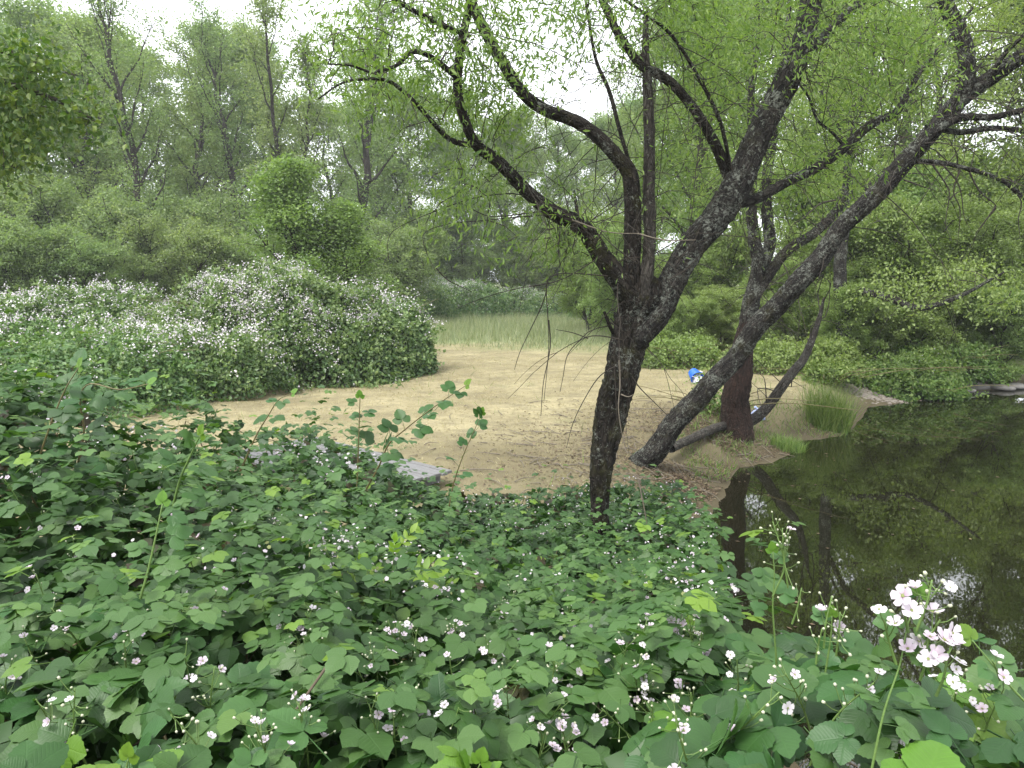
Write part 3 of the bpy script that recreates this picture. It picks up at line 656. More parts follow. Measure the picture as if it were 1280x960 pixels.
woods = [  # kind, column, distance, top row, label
    ('alder', -70, 36, 20, 'leafy tree rising directly behind the oak bough'), ('broad', -10, 40, 60, 'broad tree whose crown shows under the oak bough'),
    ('alder', 55, 46, 50, 'leafy tree between the oak bough and the tall thin-crowned tree'), ('broad', 120, 50, 60, 'broad tree close behind the tall thin-crowned tree, oak bough side'),
    ('alder', 110, 43, 50, 'leafy tree close beside the tall thin-crowned tree, towards the oak bough'), ('alder', 250, 50, 60, 'dense leafy tree between the tall thin-crowned tree and the forked tree'),
    ('broad', 300, 55, 85, 'lower broad tree filling the gap behind the dense leafy tree and the forked one'), ('alder', 345, 56, 75, 'leafy tree seen through the stems of the forked tree'),
    ('thin', 318, 47, 55, 'slender airy tree beside the forked tree, top against the white sky'), ('alder', 470, 58, 80, 'leafy tree behind the tip of the longest willow branch'),
    ('thin', 430, 47, 25, 'slender twin-like tree next to the forked tree, willow side'), ('broad', 520, 60, 130, 'broad tree behind the lowest drooping willow branch'),
    ('alder', 575, 64, 130, 'leafy tree seen below the fork of the crooked willow branches'), ('broad', 640, 66, 160, 'broad tree at the back of the pale meadow'),
    ('alder', 700, 70, 180, 'leafy tree below the open patch of white sky'), ('broad', 760, 66, 165, 'broad tree partly hidden by the upright dead willow stem'),
    ('broad', 10, 60, 70, 'distant broad tree in the depth of the wood behind the oak bough'), ('broad', 410, 64, 150, 'distant broad tree behind the bright green saplings'),
    ('broad', 190, 62, 90, 'distant broad tree behind the trunk of the tall thin-crowned tree'), ('broad', 110, 80, 150, 'dim far tree deep in the wood beyond the white topped bank'),
    ('broad', 270, 82, 160, 'dim far tree deep in the wood beyond the big bramble mound'), ('broad', 470, 84, 170, 'dim far tree deep in the wood beyond the saplings'),
    ('broad', 560, 86, 185, 'dim far tree beyond the low bramble bank of the meadow'), ('broad', 640, 84, 190, 'dim far tree closing the view behind the meadow'),
    ('broad', 720, 86, 195, 'dim far tree showing under the white sky beside the dead stem'), ('broad', 800, 80, 150, 'dim far tree seen between the dead stem and the big lichened limb')]
for kd, u, Y, v, lab in woods:
    plant_tree(kd, 'woodland_tree', lab, 'tree', at_x(u, Y), Y, top_h(v, Y), 'woodland trees behind the clearing', wide=rng.uniform(.95, 1.3))
plant_tree('thin', 'tall_tree', 'tall thin-crowned tree with a straight visible trunk behind the flowering brambles', 'tree', at_x(190, 36), 36, top_h(-10, 36), 'woodland trees behind the clearing', rot=.7)
plant_tree('vee', 'forked_tree', 'tree forked into a wide V of stems above the bright green sapling', 'tree', at_x(372, 43), 43, top_h(15, 43), 'woodland trees behind the clearing', rot=.4)
for kd, u, Y, v, lab in [('bright', 850, 30, 20, 'yellow-green tree between the dead stem and the big lichened limb'), ('broad', 930, 38, 10, 'broad deep green tree behind the forked grey stems of the bank tree'), ('bright', 1010, 27, 0, 'tall yellow-green tree behind the crossing willow limbs'),
        ('thin', 1090, 32, -10, 'airy open tree behind the upper part of the leaning trunk'), ('thin', 1170, 28, -20, 'airy open tree behind the upright fork of the leaning trunk'), ('broad', 1250, 26, 10, 'broad dark green tree past the end of the leaning trunk'),
        ('bright', 1330, 24, -20, 'yellow-green tree overhanging the far end of the pond'), ('alder', 800, 44, 60, 'narrow tree seen behind the upright dead stem'), ('alder', 1130, 45, 70, 'distant narrow tree across the pond behind the willow shrubs'),
        ('broad', 1500, 27, -20, 'broad tree further along the creek past the fallen log'), ('bright', 1430, 22, 40, 'yellow-green tree leaning over the creek at the log'), ('broad', 1400, 30, -60, 'broad tree over the creek beyond the fallen log'), ('broad', 1010, 48, 40, 'distant broad tree in the shade beyond the bank tree'), ('broad', 880, 52, 60, 'distant broad tree beyond the low green bank shrubs')]:
    plant_tree(kd, 'woodland_tree', lab, 'tree', at_x(u, Y), Y, top_h(v, Y), 'trees across the pond')
plant_tree('sapling', 'sapling', 'bright green bushy sapling with a pointed top behind the flowering bramble mound', 'tree', at_x(388, 22), 22, top_h(218, 22), wide=1.35, rot=1)
plant_tree('sapling', 'sapling', 'lower rounded green sapling beside the pointed one behind the bramble mound', 'tree', at_x(445, 23), 23, top_h(268, 23), wide=1.55, rot=2)
for u, Y, v, lab in [(20, 29, 305, 'green shrub under the oak bough above the white topped bank'), (90, 30, 315, 'green shrub at the foot of the leafy tree beside the oak bough'), (165, 31, 322, 'low green shrub before the trunk of the tall thin-crowned tree'),
        (240, 33, 300, 'green shrub between the tall thin-crowned tree and the saplings'), (300, 34, 315, 'green shrub beside the pointed sapling'), (490, 40, 300, 'green shrub behind the rounded sapling at the meadow corner'),
        (-60, 28, 290, 'green shrub behind the oak trunk'), (130, 36, 270, 'taller green shrub behind the low one at the tall tree'), (270, 40, 270, 'taller green shrub back in the wood below the forked tree'), (40, 37, 260, 'taller green shrub back in the wood below the oak bough')]:
    plant_tree('darkshrub', 'shrub', lab, 'shrub', at_x(u, Y), Y, top_h(v, Y), 'shrubs at the foot of the wood', wide=1.15)
for u, Y, v, lab in [(520, 62, 318, 'green shrub at the wood edge nearest the saplings across the meadow'), (580, 63, 322, 'green shrub at the meadow end below the crooked willow branch'), (640, 64, 318, 'green shrub in the middle of the wood edge across the meadow'),
        (700, 63, 315, 'green shrub at the wood edge behind the hanging bare twigs'), (760, 60, 300, 'green shrub at the wood edge hidden partly by the mossy trunk'), (550, 68, 290, 'taller green shrub behind the row across the meadow, sapling side'), (670, 70, 290, 'taller green shrub behind the row across the meadow, willow side')]:
    plant_tree('darkshrub', 'shrub', lab, 'shrub', at_x(u, Y), Y, top_h(v, Y), 'shrubs beyond the meadow', wide=1.3)
for u, Y, v, lab in [(735, 34, 285, 'pale green willow shrub at the meadow edge behind the mossy trunk'), (770, 30, 300, 'pale shrub just behind the mossy trunk where the clearing ends')]:
    plant_tree('shrub', 'shrub', lab, 'shrub', at_x(u, Y), Y, top_h(v, Y), 'pale shrubs at the meadow edge')
for u, Y, v, lab in [(830, 22, 385, 'low leafy shrub between the mossy trunk and the blue tub'), (868, 23, 380, 'low leafy shrub just behind the blue tub'), (905, 24, 370, 'leafy shrub behind the crossing of leaning and reddish trunks'), (950, 21, 385, 'low leafy shrub beside the reddish trunk, pond side'),
        (990, 22, 340, 'leafy shrub behind the tip of the bowed grey stem'), (840, 28, 330, 'taller pale shrub above the low one at the blue tub'), (900, 30, 310, 'taller pale shrub between the big limb and the leaning trunk')]:
    plant_tree('shrub', 'shrub', lab, 'shrub', at_x(u, Y), Y, top_h(v, Y), 'shrubs behind the leaning trunk', wide=1.25)
for u, Y, v, lab in [(1040, 22, 300, 'pale willow shrub directly behind the tall rushes'), (1110, 21.5, 285, 'pale willow shrub above the gravel bar'), (1175, 22.5, 280, 'pale willow shrub below the dangling bare twigs'), (1240, 22, 290, 'pale willow shrub above the shore rocks'), (1380, 24, 270, 'pale willow shrub past the fallen log'), (1460, 23, 270, 'pale willow shrub at the creek bend past the log'), (1310, 23, 280, 'pale willow shrub overhanging the fallen log'),
        (1075, 26, 240, 'tall willow shrub behind those at the rushes'), (1210, 27, 230, 'tall willow shrub behind those at the rocks'), (1150, 20.5, 345, 'low willow shrub rising from the lush bank weeds'), (1255, 20.8, 350, 'low willow shrub drooping towards the rocks'), (1060, 20, 370, 'low willow shrub between rushes and gravel')]:
    plant_tree('shrub', 'shrub', lab, 'shrub', at_x(u, Y), Y, top_h(v, Y), 'willow shrubs on the far bank', wide=1.2)

# ------------------------------------------------------------------ white flowered bramble mounds
def flower_T(cup=.25):            # five petals and a green-yellow centre
    V, F, tn = [[0, 0, .02]], [], [1.0]
    for i in range(5):
        a = i * 2 * math.pi / 5
        for (rr, da, zz) in ((.10, -.4, .0), (.6, -.62, cup * .55), (.95, -.45, cup), (1.05, 0, cup * 1.1), (.95, .45, cup), (.6, .62, cup * .55), (.10, .4, 0)):
            V.append([rr * math.cos(a + da), rr * math.sin(a + da), zz + .04 * (i % 2)]); tn.append(.3 + .35 * rr)
        k = 1 + i * 7; F.append(tuple(range(k, k + 7)))
    k = len(V); V.append([0, 0, .2]); tn.append(1.0)
    for i in range(6):
        a = i * math.pi / 3; V.append([.2 * math.cos(a), .2 * math.sin(a), .1]); tn.append(.95)
    F += [(k, k + 1 + i, k + 1 + (i + 1) % 6) for i in range(6)]
    return np.array(V), F, np.array(tn)
SIMPLE_FL = (np.array([[math.cos(a), math.sin(a), .12] for a in np.arange(5) * 1.2566]), [(0, 1, 2, 3, 4)], None)
def mound(name, label, x, y, rx, ry, h, n, nfl, seed, mat='mound', lsz=.085, group=None, lumps=1.0, cat='bramble'):
    r = np.random.default_rng(seed); e = thing(name, label, cat, (x, y, gz(x, y)), group)
    def shell(n):
        a = r.uniform(0, 6.28, n); rad = np.sqrt(r.uniform(0, 1, n)) * (1 + .08 * np.sin(3 * a + seed) + .06 * np.sin(7 * a + 2 * seed))
        X, Y = rx * rad * np.cos(a), ry * rad * np.sin(a)
        z = h * (1 - np.clip(rad, 0, 1) ** 4.5) ** .8 * .93 * (1 + .20 * lumps * noise2(X + seed * 3, Y, .8) + .17 * lumps * noise2(X, Y + seed, 2.0) + .10 * lumps * noise2(Y, X + seed, 5.0))
        return X, Y, z, rad, a
    X, Y, z, rad, a = shell(n)
    # arching shoots break the outline
    ns = int(n / 60); Xs, Ys_, zs, rs, as_ = shell(ns); dsh = unit(np.stack([np.cos(as_) * rs, np.sin(as_) * rs, np.full(ns, .9)], 1) + r.normal(0, .5, (ns, 3))); ls = r.uniform(.12, .6, ns)
    kk = 12; f = r.uniform(0, 1, (ns, kk)); sp = np.stack([Xs, Ys_, zs], 1)[:, None] + dsh[:, None] * (ls[:, None] * f)[..., None] - np.array([0, 0, 1.0]) * (f ** 2 * ls[:, None] * .35)[..., None]
    sp = (sp + r.normal(0, .03, sp.shape)).reshape(-1, 3); sp = sp[sp[:, 2] > .03]
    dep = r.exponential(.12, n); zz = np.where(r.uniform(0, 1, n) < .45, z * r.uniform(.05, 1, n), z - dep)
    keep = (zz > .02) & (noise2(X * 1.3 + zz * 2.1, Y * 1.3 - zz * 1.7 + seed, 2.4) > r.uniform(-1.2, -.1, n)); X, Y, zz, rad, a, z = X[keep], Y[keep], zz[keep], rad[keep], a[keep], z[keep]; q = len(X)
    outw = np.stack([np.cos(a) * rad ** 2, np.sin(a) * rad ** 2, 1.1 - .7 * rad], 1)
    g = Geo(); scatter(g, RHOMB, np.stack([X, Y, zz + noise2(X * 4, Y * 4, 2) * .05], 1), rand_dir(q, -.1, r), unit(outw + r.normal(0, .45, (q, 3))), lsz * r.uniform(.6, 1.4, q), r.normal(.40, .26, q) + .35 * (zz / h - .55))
    scatter(g, RHOMB, sp, rand_dir(len(sp), -.1, r), rand_dir(len(sp), .8, r), lsz * r.uniform(.5, 1.2, len(sp)), r.normal(.6, .2, len(sp)))
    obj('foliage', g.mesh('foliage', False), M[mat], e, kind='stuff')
    if nfl:
        tips = np.stack([Xs, Ys_, zs], 1) + dsh * ls[:, None] * r.uniform(.3, 1, (ns, 1)); pk = (r.uniform(0, 1, ns) < .95 * sm(.3, .8, zs / h) * sm(-.6, .5, noise2(Xs * .8, Ys_ * .8 + seed, 1.0)) * min(1, nfl / 1500))
        tips = np.repeat(tips[pk], 9, 0); q = len(tips); g = Geo()
        if q:
            scatter(g, SIMPLE_FL, tips + r.normal(0, .05, (q, 3)), rand_dir(q, 0, r), unit(r.normal(0, .5, (q, 3)) + [0, -.3, 1]), r.uniform(.012, .026, q), r.uniform(.3, .78, q))
            obj('shoot_blossom', g.mesh('shoot_blossom'), M['petal'], e, kind='stuff')
        X, Y, z, rad, a = shell(nfl * 4); w = r.uniform(0, 1, nfl * 4) < (.25 + .75 * (z / h) ** 2) * sm(-.2, .7, noise2(X * 1.2, Y * 1.2 + seed, 1.3)); X, Y, z, rad, a = X[w], Y[w], z[w], rad[w], a[w]; q = len(X)
        k = r.integers(2, 6, q); i = np.repeat(np.arange(q), k); q = len(i)
        pos = np.stack([X, Y, z + .07], 1)[i] + r.normal(0, .06, (q, 3))
        g = Geo(); scatter(g, SIMPLE_FL, pos, rand_dir(q, 0, r), unit(np.stack([np.cos(a) * rad, np.sin(a) * rad, np.full(len(a), 1.0)], 1)[i] + r.normal(0, .4, (q, 3))), r.uniform(.010, .022, q), r.uniform(.3, .78, q))
        obj('blossom', g.mesh('blossom'), M['petal'], e, kind='stuff')
    g = Geo()
    for _ in range(14):
        aa = r.uniform(0, 6.28); p0 = np.array([rx * .5 * math.cos(aa) * r.uniform(0, 1), ry * .5 * math.sin(aa) * r.uniform(0, 1), 0])
        p2 = p0 + np.array([r.normal(0, 1.0), r.normal(0, 1.0), h * r.uniform(.7, 1.0)]); P = catmull([p0, (p0 + p2) / 2 + [0, 0, .3 * h], p2], 10); tube(g, P, np.linspace(.012, .004, 10), 5)
    obj('canes', g.mesh('canes'), M['stem'], e, kind='stuff')
    return e
def gp(u, v): return on_z(u, v, 0.0)
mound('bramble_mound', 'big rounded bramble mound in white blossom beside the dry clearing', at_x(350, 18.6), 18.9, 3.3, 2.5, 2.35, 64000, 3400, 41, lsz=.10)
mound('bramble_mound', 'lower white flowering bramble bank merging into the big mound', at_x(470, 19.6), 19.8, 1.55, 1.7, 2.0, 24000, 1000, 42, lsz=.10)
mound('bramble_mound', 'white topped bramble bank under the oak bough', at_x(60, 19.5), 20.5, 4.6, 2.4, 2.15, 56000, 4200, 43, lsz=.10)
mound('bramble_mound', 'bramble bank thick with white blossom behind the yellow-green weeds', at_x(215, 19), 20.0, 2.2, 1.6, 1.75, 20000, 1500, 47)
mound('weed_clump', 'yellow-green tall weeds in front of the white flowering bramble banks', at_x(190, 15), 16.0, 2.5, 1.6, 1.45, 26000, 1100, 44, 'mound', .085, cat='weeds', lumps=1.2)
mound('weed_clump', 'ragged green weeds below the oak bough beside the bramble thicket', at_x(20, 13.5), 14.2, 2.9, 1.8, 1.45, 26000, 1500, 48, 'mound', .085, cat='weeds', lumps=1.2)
for k, (u, Y, rx, h, lab) in enumerate([(515, 44, 2.8, 1.9, 'grey-green bramble bank just past the big blossoming mound across the meadow'), (580, 47, 3.0, 2.0, 'grey-green bramble bank in the middle of the meadow end'), (640, 50, 3.4, 1.7, 'low bramble bank at the meadow end beside the hanging twigs'), (705, 48, 3.0, 1.6, 'low bramble bank at the meadow end behind the hanging twigs'),
        (545, 52, 3.2, 2.3, 'higher bramble bank standing back at the meadow end'), (470, 40, 3.0, 2.2, 'bramble bank behind the rounded sapling'), (760, 44, 2.4, 1.9, 'bramble bank at the meadow end behind the mossy trunk')]):
    mound('far_bramble', lab, at_x(u, Y), Y, rx, 1.5, h, 9000, 500, 60 + k, 'mound', .13, 'brambles across the meadow')
mound('weed_clump', 'lush green bank weeds with a few white flowers at the water', at_x(1135, 19), 19.3, 1.7, .9, .75, 12000, 14, 71, 'grass', .09, cat='weeds')
mound('weed_clump', 'rounded bright green weeds overhanging the far shore above the rocks', at_x(1195, 20), 20.3, 1.5, .8, 1.05, 10000, 0, 72, 'grass', .09, cat='weeds')
mound('weed_clump', 'low bright grass and weeds spilling to the water past the gravel bar', at_x(1165, 18.4), 18.7, 1.3, .55, .5, 9000, 0, 76, 'grass', .09, cat='weeds')
mound('weed_clump', 'low green weeds growing round the shore rocks', at_x(1245, 20.2), 20.9, 1.3, .5, .45, 7000, 0, 77, 'grass', .09, cat='weeds')
mound('weed_clump', 'green weeds between the tall rushes and the gravel bar', at_x(1062, 17.6), 18.3, .7, .5, .5, 4000, 0, 78, 'grass', .08, cat='weeds')
mound('weed_clump', 'green undergrowth at the foot of the bank behind the blue tub', at_x(855, 20.5), 20.8, 1.3, .8, .8, 8000, 0, 73, 'shrub', .08, cat='weeds')
mound('weed_clump', 'broad undergrowth between the bank trees and the gravel', at_x(1010, 19), 19.6, 1.9, .9, .8, 10000, 0, 74, 'shrub', .08, cat='weeds')
mound('weed_clump', 'small leafy green clump between leaning and reddish trunks', at_x(897, 13.6), 13.7, .45, .4, .45, 1600, 0, 75, 'grass', .08, cat='weeds')

# ------------------------------------------------------------------ grasses
SLIM = (np.array([[-.5, 0, 0], [.5, 0, 0], [0, 1, .2]]), [(0, 1, 2)], None)
def blades(name, x, y, hgt, wid, mat, lean=.3, tint=(0, 1), r=rng, parent=None, org=(0, 0, 0), **props):
    q = len(x); g = Geo(); z = ground(x, y)
    up = unit(np.stack([r.normal(0, lean, q), r.normal(0, lean, q), np.ones(q)], 1)); nr = unit(np.stack([r.normal(0, 1, q), r.normal(0, 1, q), np.full(q, .25)], 1))
    sc = np.stack([np.full(q, 1.0) * wid, hgt, hgt], 1)
    scatter(g, SLIM if name in ('dry_grass', 'meadow_grass') else BLADE, np.stack([x, y, z - .01], 1) - np.asarray(org), up, nr, sc, r.uniform(*tint, q))
    return obj(name, g.mesh(name, False), mat, parent, **props)
q = 90000; yy = 7.5 + 21 * rng.uniform(0, 1, q) ** 1.2; xx = rng.uniform(-9.5, 5.5, q) + .1 * yy
kp = (sdist(xx, yy) > .15) & (noise2(xx, yy, 1.6) > rng.uniform(-1.4, .5, q)) & (np.hypot(xx - TREE_C[0], yy - TREE_C[1]) > .5); xx, yy = xx[kp], yy[kp]
blades('dry_grass', xx, yy, rng.uniform(.03, .085, len(xx)), rng.uniform(.006, .012, len(xx)), M['straw'], 1.6, (0, .97), kind='stuff', label='short mown dry straw grass over the clearing', category='grass')
q = 60000; yy = 24 + 36 * rng.uniform(0, 1, q) ** 1.0; xx = rng.uniform(-9, 9, q) + (-.02 * yy)
kp = yy + 3.0 * noise2(xx, yy, .45) + rng.normal(0, 1.5, q) > 27; xx, yy = xx[kp], yy[kp]
blades('meadow_grass', xx, yy, rng.uniform(.12, .6, len(xx)) * sm(22, 32, yy) + .05, rng.uniform(.012, .03, len(xx)), M['meadow'], .35, kind='stuff', label='pale green uncut grass behind the dry clearing', category='grass')
q = 20000; xx = rng.uniform(2.6, 9.5, q); yy = rng.uniform(10.5, 21, q); s_ = sdist(xx, yy); kp = (s_ > .05) & (s_ < 1.6) & (noise2(xx, yy, 1.4) > -.05) & ~((np.abs(yy - 17.5) < 1.4) & (xx > 7.3) & (xx < 9.8)); xx, yy = xx[kp], yy[kp]
blades('bank_grass', xx, yy, rng.uniform(.05, .2, len(xx)), rng.uniform(.008, .016, len(xx)), M['grass'], .6, kind='stuff', label='rough green grass along the pond bank', category='grass')
q = 26000; yy = rng.uniform(5, 27, q); xx = rng.uniform(-10, 6, q)
ed = ymax(xx, yy) - yy; right_ = sm(.2, 1.6, xx - .8 - .14 * yy); mo_ = sm(1.0, 0, np.abs(np.hypot((xx + 5.8) / 1.35, yy - 18.9) - 2.75)) * (yy < 20)
pr = np.maximum(np.maximum(sm(-.9, -.05, ed) * sm(.4, 0, ed) * .9, right_ * .8 * (yy > 14)), mo_ * .35) * sm(-.6, .4, noise2(xx, yy, 1.8)) + .012
kp = (rng.uniform(0, 1, q) < pr) & (sdist(xx, yy) > .1); xx, yy = xx[kp], yy[kp]
blades('edge_grass', xx, yy, rng.uniform(.05, .26, len(xx)), rng.uniform(.006, .014, len(xx)), M['grass'], .5, kind='stuff', label='green grass and weeds fringing the dry clearing', category='grass')
for (u, v, rr, h, n, lab) in [(1035, 533, .42, .95, 900, 'tall upright green rushes arching at the pond edge'), (985, 557, .3, .28, 400, 'short grass tuft on the bank between reddish trunk and rushes'), (1160, 490, .5, .55, 500, 'bright green grass hanging over the gravel edge')]:
    p = on_z(u, v, WZ + .1); q = n; aa = rng.uniform(0, 6.28, q); rad = rr * np.sqrt(rng.uniform(0, 1, q)); e = thing('rush_clump', lab, 'grass clump', (p[0], p[1], gz(p[0], p[1])))
    blades('blades', p[0] + rad * np.cos(aa), p[1] + .7 * rad * np.sin(aa), h * rng.uniform(.5, 1.1, q), rng.uniform(.008, .014, q), M['grass'], .28, parent=e, org=tuple(e.location), kind='stuff')
q = 20000; aa = rng.uniform(0, 6.28, q); rad = np.abs(rng.normal(0, 1.7, q)); h_ = rng.uniform(0, 1, q) < .5
xx = np.where(h_, TREE_B[0] + .5, TREE_C[0] - .4) + rad * np.cos(aa); yy = np.where(h_, TREE_B[1], TREE_C[1]) + rad * np.sin(aa); kp = sdist(xx, yy) > .05; xx, yy = xx[kp], yy[kp]; q = len(xx)
g = Geo(); scatter(g, RHOMB, np.stack([xx, yy, ground(xx, yy) + .012], 1), unit(np.column_stack([rng.normal(0, 1, (q, 2)), rng.normal(0, .15, q)])), unit(np.column_stack([rng.normal(0, .3, (q, 2)), np.ones(q)])), rng.uniform(.02, .05, q), rng.uniform(0, 1, q))
obj('leaf_litter', g.mesh('leaf_litter', False), M['litter'], kind='stuff', label='fallen brown leaves under the bank trees', category='leaf litter')

g = Geo()
for _ in range(520):
    c0 = (TREE_B if rng.uniform() < .5 else TREE_C)[:2] + rng.normal(0, 1.5, 2); a_ = rng.uniform(0, 6.28); L = rng.uniform(.08, .5)
    if sdist(c0[0], c0[1]) < .1: continue
    e1 = c0 + L * np.array([math.cos(a_), math.sin(a_)]); m_ = (c0 + e1) / 2 + rng.normal(0, .04, 2)
    tube(g, catmull([[*c0, gz(*c0) + .012], [*m_, gz(*m_) + .03], [*e1, gz(*e1) + .015]], 6), np.linspace(.008, .003, 6), 4, cap=False)
obj('fallen_twigs', g.mesh('fallen_twigs'), M['pale_twig'], kind='stuff', label='dry fallen twigs strewn under the bank trees', category='twigs')
q = 1500; xx = rng.uniform(2, 14, q); yy = rng.uniform(5, 20, q); s_ = sdist(xx, yy); kp = (s_ < -.05) & (rng.uniform(0, 1, q) < np.exp(s_ * 1.1) + .03); xx, yy = xx[kp], yy[kp]; q = len(xx)
g = Geo(); scatter(g, RHOMB, np.stack([xx, yy, np.full(q, WZ + .006)], 1), unit(np.column_stack([rng.normal(0, 1, (q, 2)), np.zeros(q)])), np.tile([0, 0, 1.0], (q, 1)), np.stack([rng.uniform(.03, .07, q), rng.uniform(.03, .07, q), np.full(q, .02)], 1), rng.uniform(0, 1, q))
obj('floating_leaves', g.mesh('floating_leaves', False), M['litter'], kind='stuff', label='scattered leaves floating along the pond margin', category='leaves')

# ------------------------------------------------------------------ gravel, rocks, log
def rock_mesh(seed, sub=2):
    import bmesh
    r = np.random.default_rng(seed); bm = bmesh.new(); bmesh.ops.create_icosphere(bm, subdivisions=sub, radius=1)
    w = r.normal(0, 1.6, (7, 3)); ph = r.uniform(0, 6, 7)
    for v in bm.verts:
        n = sum(math.sin(float(np.dot(w[i], v.co)) + ph[i]) for i in range(7)) * .055
        v.co = v.co * (1 + n); v.co.z = max(v.co.z * .62, -.3) + .04 * math.sin(v.co.x * 7 + seed)
    me = bpy.data.meshes.new('rock'); bm.to_mesh(me); bm.free(); me.polygons.foreach_set('use_smooth', np.full(len(me.polygons), sub > 1)); return me
M['rock'] = plain_material('bank_rock', (.20, .19, .18), .85, .55, 3, .6)
M['pebble'] = plain_material('gravel_stone', (.24, .21, .18), .9, .5, 8, .4)
for k, (u, v, s, lab) in enumerate([(1222, 484, .42, 'flat pale grey boulder at the far shore'), (1238, 481, .26, 'small pale grey rock next to the flat boulder'), (1252, 485, .34, 'grey rock low in the water beyond the flat boulder'), (1271, 484, .3, 'dark grey rock at the end of the far shore'), (1212, 489, .2, 'little grey rock at the weeds\' foot'), (1262, 466, .6, 'long pale rock ledge below the fallen log')]):
    p = on_z(u, v, WZ + .05); o = obj('rock', rock_mesh(90 + k), M['rock'], loc=(p[0], p[1], WZ + .06), label=lab, category='rock'); o.scale = (s, s * .7, s * .55); o.rotation_euler = (0, 0, k * 1.1)
g = Geo(); q = 2600; pv = rock_mesh(5, 1); PV = np.array([v.co[:] for v in pv.vertices]); PF = [tuple(p.vertices) for p in pv.polygons]; bpy.data.meshes.remove(pv)
gc = on_z(1100, 494, WZ + .1); xx = gc[0] + rng.normal(-.1, .5, q); yy = gc[1] + rng.normal(.1, .3, q); kp = sdist(xx, yy) > -.15; xx, yy = xx[kp], yy[kp]; q = len(xx)
scatter(g, (PV, PF, None), np.stack([xx, yy, np.maximum(ground(xx, yy), WZ - .02) + .005], 1), unit(np.column_stack([rng.normal(0, 1, (q, 2)), np.zeros(q)])), np.tile([0, 0, 1.0], (q, 1)), rng.uniform(.012, .05, q), rng.uniform(0, 1, q))
obj('gravel_bar', g.mesh('gravel_bar', False), M['pebble'], kind='stuff', label='small bar of pale gravel at the water edge', category='gravel')
lg = thing('fallen_log', 'reddish brown fallen log lying across the creek behind the rocks', 'log', tuple(at(1290, 452, 24)))
g = Geo(); P = np.array([at(1252, 452, 23.5), at(1280, 452, 23.8), at(1330, 450, 24.2), at(1400, 452, 24.6)]); C4 = catmull(P, 30); tube(g, C4 - np.array(lg.location), np.linspace(.13, .17, 30), 12, .05)
obj('trunk', g.mesh('trunk'), plain_material('red_log', (.20, .085, .05), .8, .4, 9, .5), lg)
g = Geo(); tube(g, catmull([C4[8] , C4[8] + [0, -.2, .35], C4[8] + [.1, -.4, .55]], 8) - np.array(lg.location), np.linspace(.04, .015, 8), 7, .05); obj('branch_stub', g.mesh('branch_stub'), M['twig'], lg)

# ------------------------------------------------------------------ grey deck
b = N('weathered_wood')
sep = b.n('ShaderNodeMapping', {'Vector': b.objc(), 'Scale': (1.2, 26, 26)}).outputs[0]
gn = b.noise(sep, 3.0, 6, .65); oi = b.n('ShaderNodeObjectInfo').outputs['Random']
wcol = b.mix(gn, (.085, .085, .085), (.23, .23, .235)); wcol = b.mix(b.math('MULTIPLY', oi, .45), wcol, (.11, .105, .10))
M['deck'] = b.done(b.n('ShaderNodeBsdfPrincipled', {'Base Color': wcol, 'Roughness': .8, 'Normal': b.bump(gn, .5, .006)}).outputs[0])
DZ = .17
pA, pB, pC = on_z(520, 603, DZ), on_z(566, 588, DZ), on_z(400, 547, DZ)
ld = unit((pC - pB)[:2]); wd = np.array([ld[1], -ld[0]]); wd = -wd if wd @ (pA - pB)[:2] < 0 else wd
dk = thing('wooden_deck', 'low weathered grey board deck half buried in the brambles', 'deck', (pB[0], pB[1], gz(pB[0], pB[1])))
dk.rotation_euler = (0, 0, math.atan2(ld[1], ld[0])); sgn = 1 if np.cross(ld, wd) > 0 else -1
def box(x0, x1, y0, y1, z0, z1, bev=.004, jit=0.0):
    V = []
    for z, i in ((z0, 0), (z1 - bev, 0), (z1, bev)):
        V += [(x0 + i, y0 + i, z), (x1 - i, y0 + i, z), (x1 - i, y1 - i, z), (x0 + i, y1 - i, z)]
    V = np.array(V) ; V[:, 2] += jit * (V[:, 0] - x0)
    F = [(3, 2, 1, 0), (8, 9, 10, 11)] + [(a + i, a + (i + 1) % 4, a + 4 + (i + 1) % 4, a + 4 + i) for a in (0, 4) for i in range(4)]
    return V, F
topz = DZ - dk.location[2]
bw = .092
for i in range(15):
    y0 = sgn * (i * bw); y1 = sgn * (i * bw + bw - .012); g = Geo(); V, F = box(rng.uniform(-.02, .025), 2.9 + rng.uniform(-.03, .03), min(y0, y1), max(y0, y1), topz - .032, topz + rng.uniform(-.004, .004), .005, rng.normal(0, .0012)); g.add(V, F)
    obj('board', g.mesh('board', False), M['deck'], dk)
for x0 in (.22, 1.0, 1.85, 2.7):
    g = Geo(); V, F = box(x0, x0 + .06, min(0, sgn * 1.36), max(0, sgn * 1.36), -.05, topz - .036); g.add(V, F); obj('joist', g.mesh('joist', False), M['deck'], dk)

